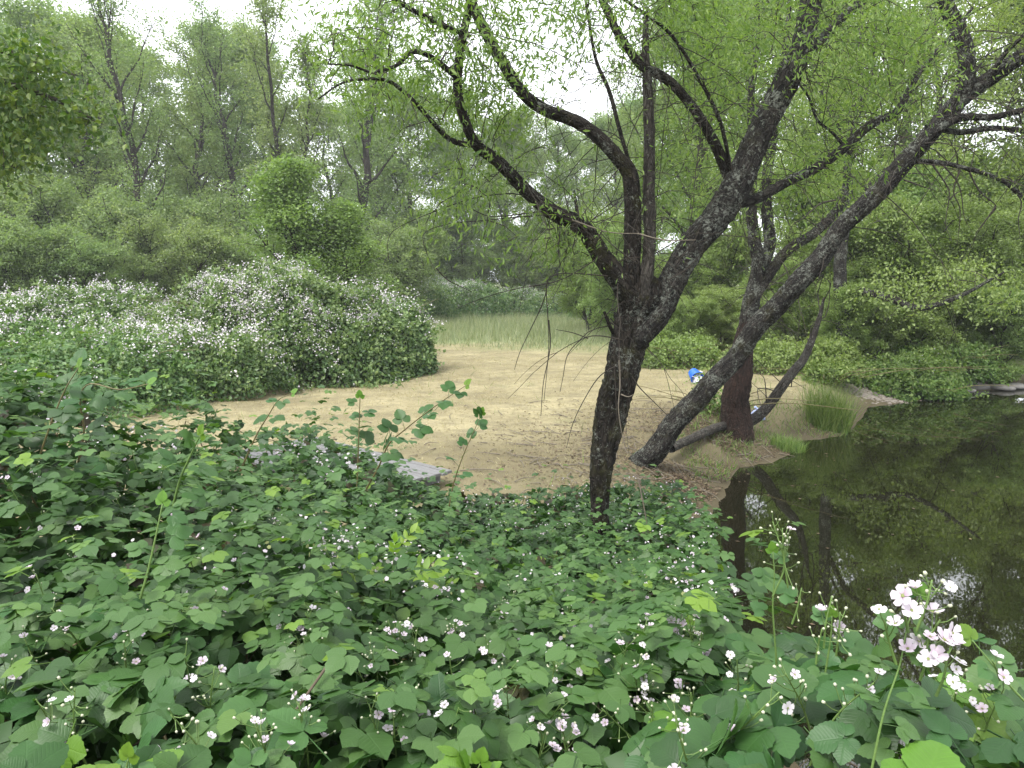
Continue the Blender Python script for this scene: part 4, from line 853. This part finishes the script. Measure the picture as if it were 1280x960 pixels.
# ------------------------------------------------------------------ things left on the clearing
M['blue'] = plain_material('blue_plastic', (.025, .14, .62), .35, .15, 4, .05)
M['whitep'] = plain_material('pale_plastic', (.70, .70, .80), .4, .15, 5, .3)
M['paleblue'] = plain_material('pale_blue_plastic', (.42, .50, .80), .35, .3, 5, .4)
p = on_z(872, 479, 0.0); zt = gz(p[0], p[1])
def bag(name, label, x, y, z, w, h, seed, mat):
    r = np.random.default_rng(seed); me = rock_mesh(seed, 3); V = np.array([v.co[:] for v in me.vertices])
    V[:, 2] = (V[:, 2] + .3) / .95; ang = np.arctan2(V[:, 1], V[:, 0]); V[:, :2] *= (1 - .35 * np.clip(V[:, 2], 0, 1) ** 2 + .07 * np.sin(9 * ang + 5 * V[:, 2]) + .05 * np.sin(17 * ang))[:, None]
    me.vertices.foreach_set('co', (V * [w / 2, w / 2, h]).astype(np.float32).ravel()); me.update()
    e = thing(name, label, 'bag', (x, y, z)); obj('body', me, mat, e)
    g = Geo()
    for s_ in (-1, 1): tube(g, catmull([(s_ * w * .06, 0, h * .85), (s_ * w * .2, .02, h * 1.12), (s_ * w * .3, -.02, h * 1.02)], 8), np.linspace(w * .08, w * .03, 8), 6, .1)
    obj('knotted_ears', g.mesh('knotted_ears'), mat, e); return e
bag('plastic_bag', 'white plastic bag on the dry grass below the blue tub', p[0], p[1], zt - .01, .33, .25, 131, M['whitep'])
tb = thing('blue_tub', 'blue plastic tub tipped on its side against the white bag', 'tub', (p[0] - .10, p[1] + .12, zt + .24))
g = Geo(); k = 20; prof = [(.0, .0), (.10, .0), (.115, .01), (.15, .22), (.165, .225), (.165, .24), (.142, .24), (.108, .025), (.0, .02)]
th = np.linspace(0, 2 * math.pi, k, endpoint=False); V = np.array([[rr * math.cos(a), rr * math.sin(a), zz] for rr, zz in prof for a in th])
g.add(V, [(i * k + j, i * k + (j + 1) % k, (i + 1) * k + (j + 1) % k, (i + 1) * k + j) for i in range(len(prof) - 1) for j in range(k)])
o = obj('body', g.mesh('body'), M['blue'], tb)
g = Geo(); aa = np.linspace(0, math.pi, 14); tube(g, np.stack([.16 * np.cos(aa), .05 * np.sin(aa), .23 + .13 * np.sin(aa)], 1), np.full(14, .005), 6); obj('handle', g.mesh('handle'), M['whitep'], tb)
tb.rotation_euler = (math.radians(118), math.radians(14), math.radians(25))
p = on_z(948, 513, -.10); bag('plastic_bag', 'small pale blue plastic bag on the bank behind the reddish trunk', p[0], p[1], gz(p[0], p[1]) - .01, .27, .22, 133, M['paleblue'])

# ------------------------------------------------------------------ the bramble thicket in front
cps = [(-150, 960, .95), (-150, 800, 1.45), (-150, 650, 2.2), (-150, 520, 3.2), (-150, 440, 4.1), (0, 960, .95), (0, 800, 1.5), (0, 650, 2.3), (0, 520, 3.4), (0, 455, 4.2), (160, 960, .95), (160, 800, 1.6), (160, 650, 2.6), (160, 540, 3.9), (160, 495, 4.6),
       (320, 960, .95), (320, 800, 1.7), (320, 650, 3.0), (320, 560, 4.6), (320, 525, 5.2), (430, 800, 1.85), (430, 650, 3.9), (400, 540, 5.9), (430, 551, 6.3), (480, 572, 6.8), (540, 960, .95), (540, 800, 1.95), (540, 690, 3.9), (540, 620, 6.2), (530, 602, 7.0),
       (680, 960, .95), (680, 800, 2.2), (680, 715, 4.4), (680, 660, 6.2), (690, 605, 7.6), (755, 715, 4.8), (755, 688, 5.9), (765, 640, 6.9), (800, 960, .95), (800, 800, 2.2), (800, 715, 4.4), (810, 660, 6.2), (800, 600, 8.0), (880, 960, .95), (880, 800, 2.1), (880, 725, 3.9), (885, 660, 5.6), (885, 610, 7.4),
       (960, 960, .95), (960, 860, 1.4), (960, 795, 2.0), (1100, 960, .95), (1100, 880, 1.25), (1100, 818, 1.7), (1280, 960, .95), (1280, 880, 1.2), (1280, 822, 1.6), (1450, 960, .95), (1450, 822, 1.6)]
CPT = np.array([at(*c_) for c_ in cps])
dm = np.hypot(CPT[:, None, 0] - CPT[None, :, 0], CPT[:, None, 1] - CPT[None, :, 1])
n_ = len(CPT); Ak = np.zeros((n_ + 3, n_ + 3)); Ak[:n_, :n_] = dm + 0 * np.eye(n_) ; Ak[:n_, n_] = 1; Ak[:n_, n_ + 1:] = CPT[:, :2]; Ak[n_:, :n_] = Ak[:n_, n_:].T
wk = np.linalg.solve(Ak, np.concatenate([CPT[:, 2], np.zeros(3)]))
def bram(x, y):
    x = np.asarray(x, float); y = np.asarray(y, float)
    z = wk[n_] + wk[n_ + 1] * x + wk[n_ + 2] * y
    for i in range(n_): z = z + wk[i] * np.hypot(x - CPT[i, 0], y - CPT[i, 1])
    z = z + .10 * noise2(x, y, 2.2) + .065 * noise2(y + 5, x, 5.0)
    g0 = ground(x, y); e = sm(0, .45, ymax(x, y) - y + .22 * noise2(x, y, 3.0))
    return g0 + np.maximum(z - g0, .08) * e
def on_bram(u, v, lift=0.0):
    r_ = ray(u, v); t = np.arange(.6, 9.5, .02); P = CAM + r_[None] * t[:, None]
    inside = (P[:, 2] < bram(P[:, 0], P[:, 1]) + lift) & (P[:, 1] < ymax(P[:, 0], P[:, 1]))
    return P[np.argmax(inside)] if inside.any() else None

TH = thing('bramble_thicket', 'wide thicket of flowering brambles with dark green leaves spreading in front of the clearing', 'bramble', (0, 3, gz(0, 3)))
TO = np.array(TH.location)
r = np.random.default_rng(77)
def sample_leaves(y0, y1, dens):
    area = (y1 - y0) * (2 * .8 * y1 + 1.2); q = int(area * dens)
    y = r.uniform(y0, y1, q); x = r.uniform(-.8 * y1 - .6, .8 * y1 + .6, q)
    k = (np.abs(x) < .8 * y + .6) & (y < ymax(x, y)); x, y = x[k], y[k]
    return x, y
LX = [sample_leaves(.62, 1.6, 400), sample_leaves(1.6, 3.0, 420), sample_leaves(3.0, 5.0, 350), sample_leaves(5.0, 8.8, 310)]
HD = [compound(12, 4, n, .05, s_, True, .003) for n, s_ in ((3, 1), (3, 2), (5, 3), (3, 4), (5, 5), (3, 6), (3, 7), (5, 8))]
MD = [compound(7, 2, n, .05, s_, True) for n, s_ in ((3, 1), (3, 2), (5, 3), (3, 4), (5, 5), (3, 6))]
LD = [compound(3, 2, n, 0, s_, False) for n, s_ in ((3, 1), (3, 2), (5, 3), (3, 4))]
g_fol = Geo(); near = []
for band, (x, y) in enumerate(LX):
    q = len(x); zb = bram(x, y); g0 = ground(x, y)
    edge = ymax(x, y) - y < .6
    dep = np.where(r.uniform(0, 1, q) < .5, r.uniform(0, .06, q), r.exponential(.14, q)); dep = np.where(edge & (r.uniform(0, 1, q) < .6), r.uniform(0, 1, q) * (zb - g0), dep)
    # gaps: leaves bunch along shoots
    gap = noise2(x * 1.7, y * 1.7 + 9, 3.2) + .5 * noise2(x, y + 3, 9.0)
    z = zb - dep - .25 * sm(.25, 1.1, gap); z = np.maximum(z, g0 + .02)
    pos = np.stack([x, y, z], 1)
    ex, ey = .04, .04
    nx, ny = (bram(x + ex, y) - bram(x - ex, y)) / (2 * ex), (bram(x, y + ey) - bram(x, y - ey)) / (2 * ey)
    nrm = unit(np.stack([-np.clip(nx, -1, 1) * .5, -np.clip(ny, -1.5, 1.5) * .5 - .25, np.ones(q)], 1) + r.normal(0, .46, (q, 3)))
    yd = unit(np.stack([r.normal(0, 1, q), r.normal(-.35, 1, q), r.normal(-.25, .25, q)], 1)); yd = unit(yd - .8 * nrm * np.sum(yd * nrm, 1, keepdims=True))
    sc = r.uniform(.034, .076, q) * (1.0 if band < 1 else .92)
    patch = noise2(x, y + 40, 2.0)
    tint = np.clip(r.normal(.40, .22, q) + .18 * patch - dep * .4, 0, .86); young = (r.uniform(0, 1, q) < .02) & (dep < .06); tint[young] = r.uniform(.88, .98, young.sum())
    fardot = np.hypot(x, y) 
    okk = np.hypot(np.hypot(x, y), z - CAMZ) > .55
    var = r.integers(0, 24, q)
    if band < 2:
        u_, v_ = px(x, y, z); vis = (u_ > -40) & (u_ < 1320) & (v_ < 1000) & (dep < .07) & okk
        near += [(sc[i] / y[i], pos[i], yd[i], nrm[i], sc[i], tint[i], band, i) for i in np.nonzero(vis)[0]]
    LX[band] = (pos, yd, nrm, sc, tint, var, okk)
near.sort(key=lambda t: -t[0]); near = near[:300]
taken = {(t[6], t[7]) for t in near}
for band, (pos, yd, nrm, sc, tint, var, okk) in enumerate(LX):
    kp = okk.copy()
    for (bb, i) in taken:
        if bb == band: kp[i] = False
    Ts = [HD if False else MD, MD, LD, LD][band]
    for k, T in enumerate(Ts):
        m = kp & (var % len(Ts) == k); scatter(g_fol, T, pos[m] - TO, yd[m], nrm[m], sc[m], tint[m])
q = 16000; y = r.uniform(1.2, 8.0, q); x = r.uniform(-.9, .35, q) * y - .2; kp = y < ymax(x, y) - .05; x, y = x[kp], y[kp]; q = len(x); g0 = ground(x, y); zb = bram(x, y)
back = sm(1.2, .2, ymax(x, y) - y); z = g0 + (zb - g0) * np.where(r.uniform(0, 1, q) < .5 + .5 * back, r.uniform(0, .92, q), r.uniform(.6, .92, q))
TRI3 = (np.concatenate([RHOMB[0] * [1.15, .95, 1], RHOMB[0][:, [1, 0, 2]] * [.85, 1.1, 1], RHOMB[0][:, [1, 0, 2]] * [-.85, 1.1, 1]]), [tuple(i + 4 * k for i in f) for k in range(3) for f in RHOMB[1]], np.tile([.2, .5, 0], (12, 1)))
scatter(g_fol, TRI3, np.stack([x, y, z], 1) - TO, rand_dir(q, -.2, r), rand_dir(q, .8, r), r.uniform(.05, .085, q), r.uniform(.05, .5, q))
q = 600; y = r.uniform(1.3, 8.3, q) ; x = r.uniform(-.78, .32, q) * y; y[-40:] = r.uniform(5.3, 6.4, 40); x[-40:] = baseA[0] + r.normal(0, .45, 40); kp = y < ymax(x, y) - .15; x, y = x[kp], y[kp]; zb = bram(x, y)
for i in range(len(x)):
    hh = r.uniform(.1, .42) * (1 if y[i] > 2 else .5); m = 6; f = np.linspace(.1, 1, m); ln = r.normal(0, .35, 2)
    P = np.stack([x[i] + ln[0] * hh * f, y[i] + ln[1] * hh * f, zb[i] + hh * f - .03], 1); aa = r.uniform(0, 6.28) + np.arange(m) * 2.4
    yd = np.stack([np.cos(aa), np.sin(aa), np.full(m, -.15)], 1); nn = unit(np.stack([np.cos(aa) * .35, np.sin(aa) * .35, np.ones(m)], 1) + r.normal(0, .25, (m, 3))); sc = r.uniform(.045, .07, m) * (1.15 - .5 * f)
    scatter(g_fol, (MD if y[i] < 3 else LD)[i % 4], P + yd * .06 - TO, yd, nn, sc, np.clip(r.normal(.5, .12, m) + .3 * (f > .9), 0, .95))
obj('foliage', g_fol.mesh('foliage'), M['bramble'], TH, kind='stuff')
from mathutils import Matrix
def template_mesh(name, T, tint, mat):
    g = Geo(); g.add(T[0], T[1], luv=T[2], tint=tint); me = g.mesh(name); me.materials.append(mat); return me
HDM = [[template_mesh('leaf', T, t_, M['bramble']) for t_ in (.18, .42, .66, .93)] for T in HD]
def place(o, pos, yd, nrm, s):
    x = unit(np.cross(yd, nrm)); z = np.cross(x, yd)
    m = np.eye(4); m[:3, 0], m[:3, 1], m[:3, 2], m[:3, 3] = x * s, yd * s, z * s, pos; o.matrix_local = Matrix(m.tolist())
for k, (w, pos, yd, nrm, s_, tn, _, _) in enumerate(near):
    o = obj('leaf', HDM[k % 8][0 if tn < .3 else 1 if tn < .54 else 2 if tn < .87 else 3], None, TH); place(o, pos - TO, yd, nrm, s_)
# canes under the leaves
g = Geo()
for _ in range(260):
    y = r.uniform(.9, 7.5); x = r.uniform(-.75, .45) * y; 
    if y > ymax(x, y) - .2: continue
    a = np.array([x, y, gz(x, y)]); d = r.normal(0, .6, 2); q = np.linspace(0, 1, 12); X = x + d[0] * q; Y = np.clip(y + d[1] * q, .75, None)
    top = bram(X, Y) - .05 - r.uniform(0, .15); Z = a[2] + (top - a[2]) * np.minimum(1, q * 1.6) ** .7
    tube(g, np.stack([X, Y, Z], 1) - TO, np.linspace(.0055, .0025, 12), 5, r=r)
obj('canes', g.mesh('canes'), M['stem'], TH, kind='stuff')
g = Geo()
for _ in range(110):
    y = r.uniform(.9, 4); x = r.uniform(-.75, .75) * y
    if y > ymax(x, y): continue
    z = bram(x, y) - r.uniform(.14, .4); d = unit(r.normal(0, 1, 3) * [1, 1, .3]) * r.uniform(.15, .5); p0 = np.array([x, y, z])
    if np.linalg.norm(p0 - CAM) < 1.5: continue
    tube(g, catmull([p0 - d, p0 + r.normal(0, .05, 3), p0 + d], 8) - TO, np.linspace(.003, .0012, 8), 5, r=r)
obj('dead_canes', g.mesh('dead_canes'), M['dead_cane'], TH, kind='stuff')

# flower sprays
FV, FF, FT = flower_T()
def flower_mesh(seed, cup, pink):
    V, F, tn = flower_T(cup); rr = np.random.default_rng(seed); V = V + rr.normal(0, .035, V.shape); tn = np.where(tn < .8, np.clip(tn - pink + rr.normal(0, .06, len(tn)), 0, .77), tn)
    g = Geo(); g.add(V, F, tint=tn); me = g.mesh('flower'); me.materials.append(M['petal']); return me
FLM = [flower_mesh(s_, cu, pk) for s_, cu, pk in ((1, .25, .1), (2, .5, .25), (3, .1, .0), (4, .7, .3), (5, .3, .35), (6, .4, .1))]
def bud(g, p, s_, d, rr):
    V = np.array([[0, 0, -1], [.7, 0, 0], [0, .7, 0], [-.7, 0, 0], [0, -.7, 0], [.35, .35, .8], [-.35, .35, .8], [-.35, -.35, .8], [.35, -.35, .8]]) * s_
    F = [(0, 2, 1), (0, 3, 2), (0, 4, 3), (0, 1, 4), (1, 2, 5), (2, 3, 6), (3, 4, 7), (4, 1, 8), (5, 2, 6), (6, 3, 7), (7, 4, 8), (8, 1, 5), (5, 6, 7, 8)]
    z = unit(d); x = unit(np.cross(z, [.3, 1, .2])); y = np.cross(z, x)
    g.add(V[:, :1] * x + V[:, 1:2] * y + V[:, 2:] * z + p, F)
M['bud'] = plain_material('flower_bud', (.30, .35, .19), .6, .25, 20, .1, col2=(.48, .46, .38))
def spray(parent, org, base, tip, nfl, nbud, size=.0125, seed=0, stem_mat='green_stem', sub=True):
    """a panicle from base to tip: stalks, buds, open flowers"""
    rr = np.random.default_rng(seed); L = np.linalg.norm(tip - base); org = np.asarray(org)
    st, bd = Geo(), Geo()
    ax = catmull([base, (base + tip) / 2 + rr.normal(0, .04, 3) * L, tip], 10); tube(st, ax - org, np.linspace(.0022, .0012, 10), 5, r=rr)
    e = obj('flower_spray', None, None, parent); e.location = (0, 0, 0)
    n = nfl + nbud; ends = []
    for i in range(n):
        f = .35 + .65 * (i + .5) / n; j = f * 9; k = min(int(j), 8); a = ax[k] + (ax[k + 1] - ax[k]) * (j - k)
        d = unit(unit(tip - base) * .55 + rand_dir(1, .2, rr)[0]); l = rr.uniform(.25, .6) * min(L, .1) * (1.15 - .5 * f)
        b_ = a + d * l; tube(st, catmull([a, (a + b_) / 2 + [0, 0, -.003], b_], 5) - org, np.full(5, .0009), 3, cap=False, r=rr); ends.append((b_, d))
    order = rr.permutation(n)
    for k, i in enumerate(order):
        b_, d = ends[i]
        if k < nfl:
            o = obj('flower', FLM[rr.integers(0, 6)], None, e); nn = unit(d * .6 + np.array([0, -.45, .8]) + rr.normal(0, .3, 3)); yd = unit(np.cross(nn, rr.normal(0, 1, 3)))
            place(o, b_ - org, yd, nn, size * rr.uniform(.75, 1.2))
        else: bud(bd, b_ - org, rr.uniform(.0028, .0045), d, rr)
    obj('stalks', st.mesh('stalks'), M[stem_mat], e)
    if nbud: obj('buds', bd.mesh('buds'), M['bud'], e, kind='stuff')
    return e
fl = [(60, 660, 5), (55, 742, 4), (45, 595, 2), (8, 520, 4), (68, 530, 4), (95, 690, 2), (345, 575, 5), (395, 590, 9), (410, 600, 9), (400, 575, 6), (440, 580, 5), (370, 568, 4), (590, 628, 6), (588, 640, 3), (515, 650, 6), (520, 660, 2), (640, 640, 3), (635, 615, 4),
      (383, 793, 4), (372, 822, 2), (400, 817, 1), (435, 768, 2), (565, 748, 6), (540, 752, 3), (485, 829, 2), (500, 805, 4), (512, 810, 4), (560, 800, 7), (575, 805, 6), (618, 826, 5), (485, 800, 3), (690, 728, 3), (710, 740, 5), (640, 763, 3), (638, 738, 2),
      (680, 665, 6), (682, 672, 5), (672, 820, 5), (700, 850, 6), (705, 855, 3), (570, 850, 3), (638, 870, 3), (455, 866, 2), (388, 918, 6), (330, 945, 3), (700, 905, 5), (716, 940, 6), (790, 920, 2), (800, 805, 4), (830, 670, 5), (835, 672, 5), (880, 750, 6), (885, 755, 4), (835, 700, 6), (820, 715, 5), (850, 725, 5),
      (845, 780, 3), (870, 790, 5), (880, 820, 4), (770, 835, 3), (795, 860, 3), (720, 625, 4), (722, 640, 5), (735, 610, 3), (725, 570, 3), (735, 650, 3), (790, 575, 3), (800, 640, 3), (870, 605, 4), (850, 590, 3), (690, 640, 3), (660, 700, 3), (810, 755, 4),
      (260, 640, 1), (235, 700, 2), (345, 660, 2), (120, 900, 2), (180, 790, 2), (90, 790, 3), (275, 775, 2), (215, 935, 2), (590, 905, 2), (660, 790, 2), (1000, 885, 2), (930, 860, 3), (1080, 900, 1), (1240, 900, 2), (1195, 880, 3), (960, 910, 1), (300, 720, 1), (420, 690, 1), (470, 640, 2), (150, 640, 2), (30, 830, 2), (850, 900, 2), (20, 620, 2), (200, 600, 2)]
rf = np.random.default_rng(9)
fl += [(rf.uniform(460, 900), 960 - 340 * rf.uniform(0, 1) ** 1.2, rf.integers(1, 5)) for _ in range(26)] + [(rf.uniform(0, 460), rf.uniform(560, 950), rf.integers(0, 3)) for _ in range(12)]
for k, (u, v, nf) in enumerate(fl):
    P = on_bram(u, v, -.02)
    if P is None: continue
    rr = np.random.default_rng(500 + k); h = rr.uniform(.09, .16)
    base = P + np.array([rr.normal(0, .03), .02, -h * .8]); tip = P + np.array([rr.normal(0, .02), -.02, .07])
    spray(TH, TO, base, tip, min(nf + 1, 7), rr.integers(5, 14), .0088, 700 + k)
# small scattered buds and blossoms further off
q = 900; y = r.uniform(2.2, 8, q); x = r.uniform(-.75, .35, q) * y; kp = (y < ymax(x, y) - .1) & (noise2(x, y, 1.8) > -.15); x, y = x[kp], y[kp]; i = np.repeat(np.arange(len(x)), 4); q = len(i)
g = Geo(); scatter(g, SIMPLE_FL, np.stack([x[i], y[i], bram(x, y)[i] + .04], 1) + r.normal(0, .028, (q, 3)) - TO, rand_dir(q, 0, r), unit(r.normal(0, .5, (q, 3)) + [0, -.4, 1]), r.uniform(.004, .0095, q), r.uniform(.2, .9, q))
obj('blossom', g.mesh('blossom'), M['petal'], TH, kind='stuff')

# ------------------------------------------------------------------ single canes and shoots standing out of the thicket
def cane(name, label, pts, Y, r0, nleaf, lsz, seed, mat='green_stem', sprays=(), tint=1, cat='bramble cane', start=.25, leafset=None):
    rr = np.random.default_rng(seed); Ys = np.interp(np.linspace(0, 1, len(pts)), np.linspace(0, 1, len(Y)), Y)
    P = np.array([at(u, v, y_) for (u, v), y_ in zip(pts, Ys)]); n = 30; C4 = catmull(P, n); org = C4[0]
    e = thing(name, label, cat, tuple(org)); g = Geo(); tube(g, C4 - org, np.linspace(r0, r0 * .35, n), 7, .04, r=rr); obj('stem', g.mesh('stem'), M[mat], e)
    T = unit(np.gradient(C4, axis=0))
    for i in range(nleaf):
        f = start + (1 - start) * (i + .5) / nleaf; k = min(int(f * (n - 1)), n - 1); side = (-1) ** i
        out = unit(np.cross(T[k], [0, -.6, .8]) * side + T[k] * .35 + rr.normal(0, .25, 3) + [0, 0, .1]); s_ = lsz * rr.uniform(.75, 1.15) * (1.15 - .55 * f)
        nn = unit(np.array([0, -.35, 1.0]) + rr.normal(0, .35, 3)); yd = unit(out - .7 * nn * (out @ nn))
        o = obj('leaf', (leafset or HDM)[rr.integers(0, 8)][tint if rr.uniform() < .75 else max(0, tint - 1)], None, e); place(o, C4[k] - org + yd * s_ * .72, yd, nn, s_)
    o = obj('leaf', (leafset or HDM)[0][3], None, e); place(o, C4[-1] - org, unit(T[-1] + [0, 0, .2]), unit([0, -.6, .6]), lsz * .45)
    for (bu, bv, by, tu, tv, ty, nf, nb, sz) in sprays:
        spray(e, org, at(bu, bv, by), at(tu, tv, ty), nf, nb, sz, seed * 7 + int(tu))
    return e
cane('bramble_cane', 'single upright dark bramble shoot against the dry grass above the deck', [(445, 640), (447, 590), (448, 560), (449, 530), (450, 497)], (5.2, 5.1), .0075, 6, .10, 201, 'stem', start=.55)
cane('bramble_cane', 'long bramble shoot arching with leaves across the dry clearing', [(440, 640), (470, 590), (486, 555), (505, 538), (530, 518), (555, 500), (582, 482)], (5.0, 4.6), .0075, 13, .10, 202, 'stem', start=.3)
cane('bramble_cane', 'leafy bramble shoot standing beside the corner of the deck', [(560, 640), (567, 605), (575, 580), (583, 560), (592, 540), (602, 517)], (5.6, 5.4), .006, 6, .095, 203, 'stem', start=.35)
cane('bramble_cane', 'bramble shoot with drooping leaves bending over the flowering mound', [(300, 590), (320, 545), (335, 520), (348, 500), (365, 492)], (4.3, 4.2), .006, 5, .08, 204, 'stem', start=.3)
cane('bramble_cane', 'thick pale green bramble stem rising through dark leaves', [(165, 790), (175, 750), (186, 710), (197, 660), (203, 630)], (1.75, 1.8), .0045, 5, .06, 205, 'green_stem', start=.5, tint=2)
cane('bramble_cane', 'stout green cane with big blue-green leaf tilted flat', [(215, 640), (225, 600), (238, 570), (250, 545)], (2.6, 2.5), .006, 5, .085, 206, 'green_stem', start=.3, tint=2)
cane('bramble_cane', 'leafy bramble shoot arching over the yellow-green weeds', [(95, 590), (105, 540), (100, 500), (112, 480), (150, 487), (185, 480)], (3.2, 3.0), .005, 12, .085, 207, 'stem', start=.1)
cane('bramble_cane', 'high bramble shoot with broad leaves beside the white topped bank', [(40, 600), (60, 540), (80, 490), (98, 460)], (3.0, 2.9), .005, 10, .085, 208, 'stem', start=.05)
cane('flowering_cane', 'tall bud-tipped bramble cane standing against dark pond water', [(975, 900), (970, 820), (966, 760), (968, 720), (966, 690)], (1.5, 1.5), .003, 7, .042, 209, 'green_stem', [(966, 745, 1.5, 966, 652, 1.5, 1, 14, .011), (985, 735, 1.5, 978, 660, 1.5, 1, 12, .011), (990, 780, 1.5, 1002, 735, 1.5, 0, 5, .01)], 2)
cane('flowering_cane', 'bramble cane with large open pinkish flowers over the pond', [(1090, 960), (1105, 890), (1125, 830), (1135, 780), (1150, 745)], (.92, .95), .0019, 8, .034, 210, 'green_stem', [(1120, 830, .93, 1105, 775, .92, 2, 2, .0125), (1135, 790, .93, 1125, 745, .92, 2, 3, .0125), (1145, 790, .94, 1165, 725, .94, 2, 9, .011), (1150, 850, .94, 1160, 800, .93, 5, 4, .0112), (1140, 830, .94, 1175, 775, .93, 3, 3, .0122), (1170, 870, .94, 1185, 815, .94, 4, 3, .0105)], 2)
cane('flowering_cane', 'shorter bramble cane carrying one white flower and green buds beside the water', [(1020, 900), (1030, 850), (1038, 800), (1040, 770)], (1.25, 1.25), .0028, 4, .036, 211, 'green_stem', [(1030, 810, 1.25, 1040, 745, 1.25, 1, 5, .0125), (1045, 820, 1.25, 1050, 765, 1.25, 1, 12, .011), (1020, 830, 1.25, 1028, 785, 1.25, 0, 7, .01)], 2)
cane('bramble_cane', 'leafy bramble shoot with broad pointed leaves curving out above the pond', [(1330, 960), (1300, 900), (1265, 860), (1240, 830), (1215, 800)], (1.1, 1.15), .003, 5, .055, 212, 'green_stem', [(1250, 850, 1.13, 1240, 825, 1.12, 2, 1, .012)], 2, start=.35)
cane('flowering_cane', 'bramble cane crowded with green buds and small white flowers by the leafy water edge', [(880, 900), (872, 840), (865, 800), (862, 780)], (1.8, 1.85), .003, 4, .045, 213, 'green_stem', [(868, 830, 1.8, 862, 770, 1.8, 2, 16, .012), (880, 830, 1.8, 885, 780, 1.8, 3, 12, .012), (850, 820, 1.8, 845, 775, 1.8, 3, 10, .012)], 2)
# bright young shoots
def ashleaf(seed):
    rr = np.random.default_rng(seed); V, F, U = [], [], []; k0 = 0
    for (yy_, aa, s_) in ((.25, 60, .42), (.25, -60, .42), (.55, 55, .5), (.55, -55, .5), (.85, 0, .62)):
        lv, lf, lu = leaflet(7, 2, .04, .24, .25, .4); lv = lv * s_; A_ = math.radians(-aa); ca, sa = math.cos(A_), math.sin(A_)
        V.append(np.stack([lv[:, 0] * ca - lv[:, 1] * sa, lv[:, 0] * sa + lv[:, 1] * ca + yy_, lv[:, 2] - .12 * yy_ + rr.normal(0, .02)], 1)); F += [tuple(i + k0 for i in f) for f in lf]; U.append(lu); k0 += len(lv)
    q = np.array([[-.012, -.1, 0], [.012, -.1, 0], [.008, .9, -.1], [-.008, .9, -.1]]); V.append(q); F.append((k0, k0 + 1, k0 + 2, k0 + 3)); U.append(np.tile([.3, .02, 0], (4, 1)))
    return np.concatenate(V), F, np.concatenate(U)
ASH = [[template_mesh('leaf', ashleaf(s_), t_, M['bramble']) for t_ in (.90, .94, .97, 1.0)] for s_ in range(8)]
cane('young_shoot', 'bright yellow-green young shoot with pointed leaflets among dark bramble leaves', [(485, 800), (487, 760), (490, 720), (492, 695)], (2.7, 2.65), .004, 9, .14, 221, 'green_stem', tint=2, cat='young plant', start=.2, leafset=ASH)
cane('young_shoot', 'smaller yellow-green shoot beside the taller bright one', [(432, 790), (436, 755), (440, 730), (445, 712)], (2.7, 2.7), .003, 6, .10, 222, 'green_stem', tint=2, cat='young plant', start=.2, leafset=ASH)
cane('young_shoot', 'vivid lime green young leaves low in front of the pink flowered sprays', [(585, 1030), (590, 1005), (592, 975), (600, 955)], (1.0, 1.0), .003, 6, .048, 223, 'green_stem', tint=3, cat='young plant', start=.1)
cane('young_shoot', 'single lime green young leaf spray in dark brambles', [(150, 1000), (155, 975), (160, 950)], (1.0, 1.0), .003, 3, .05, 224, 'green_stem', tint=3, cat='young plant', start=.1)

# ------------------------------------------------------------------ damp air
V, F = box(-480, 480, -90, 740, -3.2, 27.5, .01)
g = Geo(); g.add(V, F); hz = obj('haze', g.mesh('haze', False), None, kind='stuff', label='faint pale haze in the air over the clearing', category='haze')
mh = bpy.data.materials.new('haze_air'); mh.use_nodes = True; mh.node_tree.nodes.clear()
vo = mh.node_tree.nodes.new('ShaderNodeVolumePrincipled'); vo.inputs['Color'].default_value = (.93, .96, 1, 1); vo.inputs['Density'].default_value = .0009; vo.inputs['Anisotropy'].default_value = .2
om = mh.node_tree.nodes.new('ShaderNodeOutputMaterial'); mh.node_tree.links.new(vo.outputs[0], om.inputs['Volume'])
hz.data.materials.append(mh)
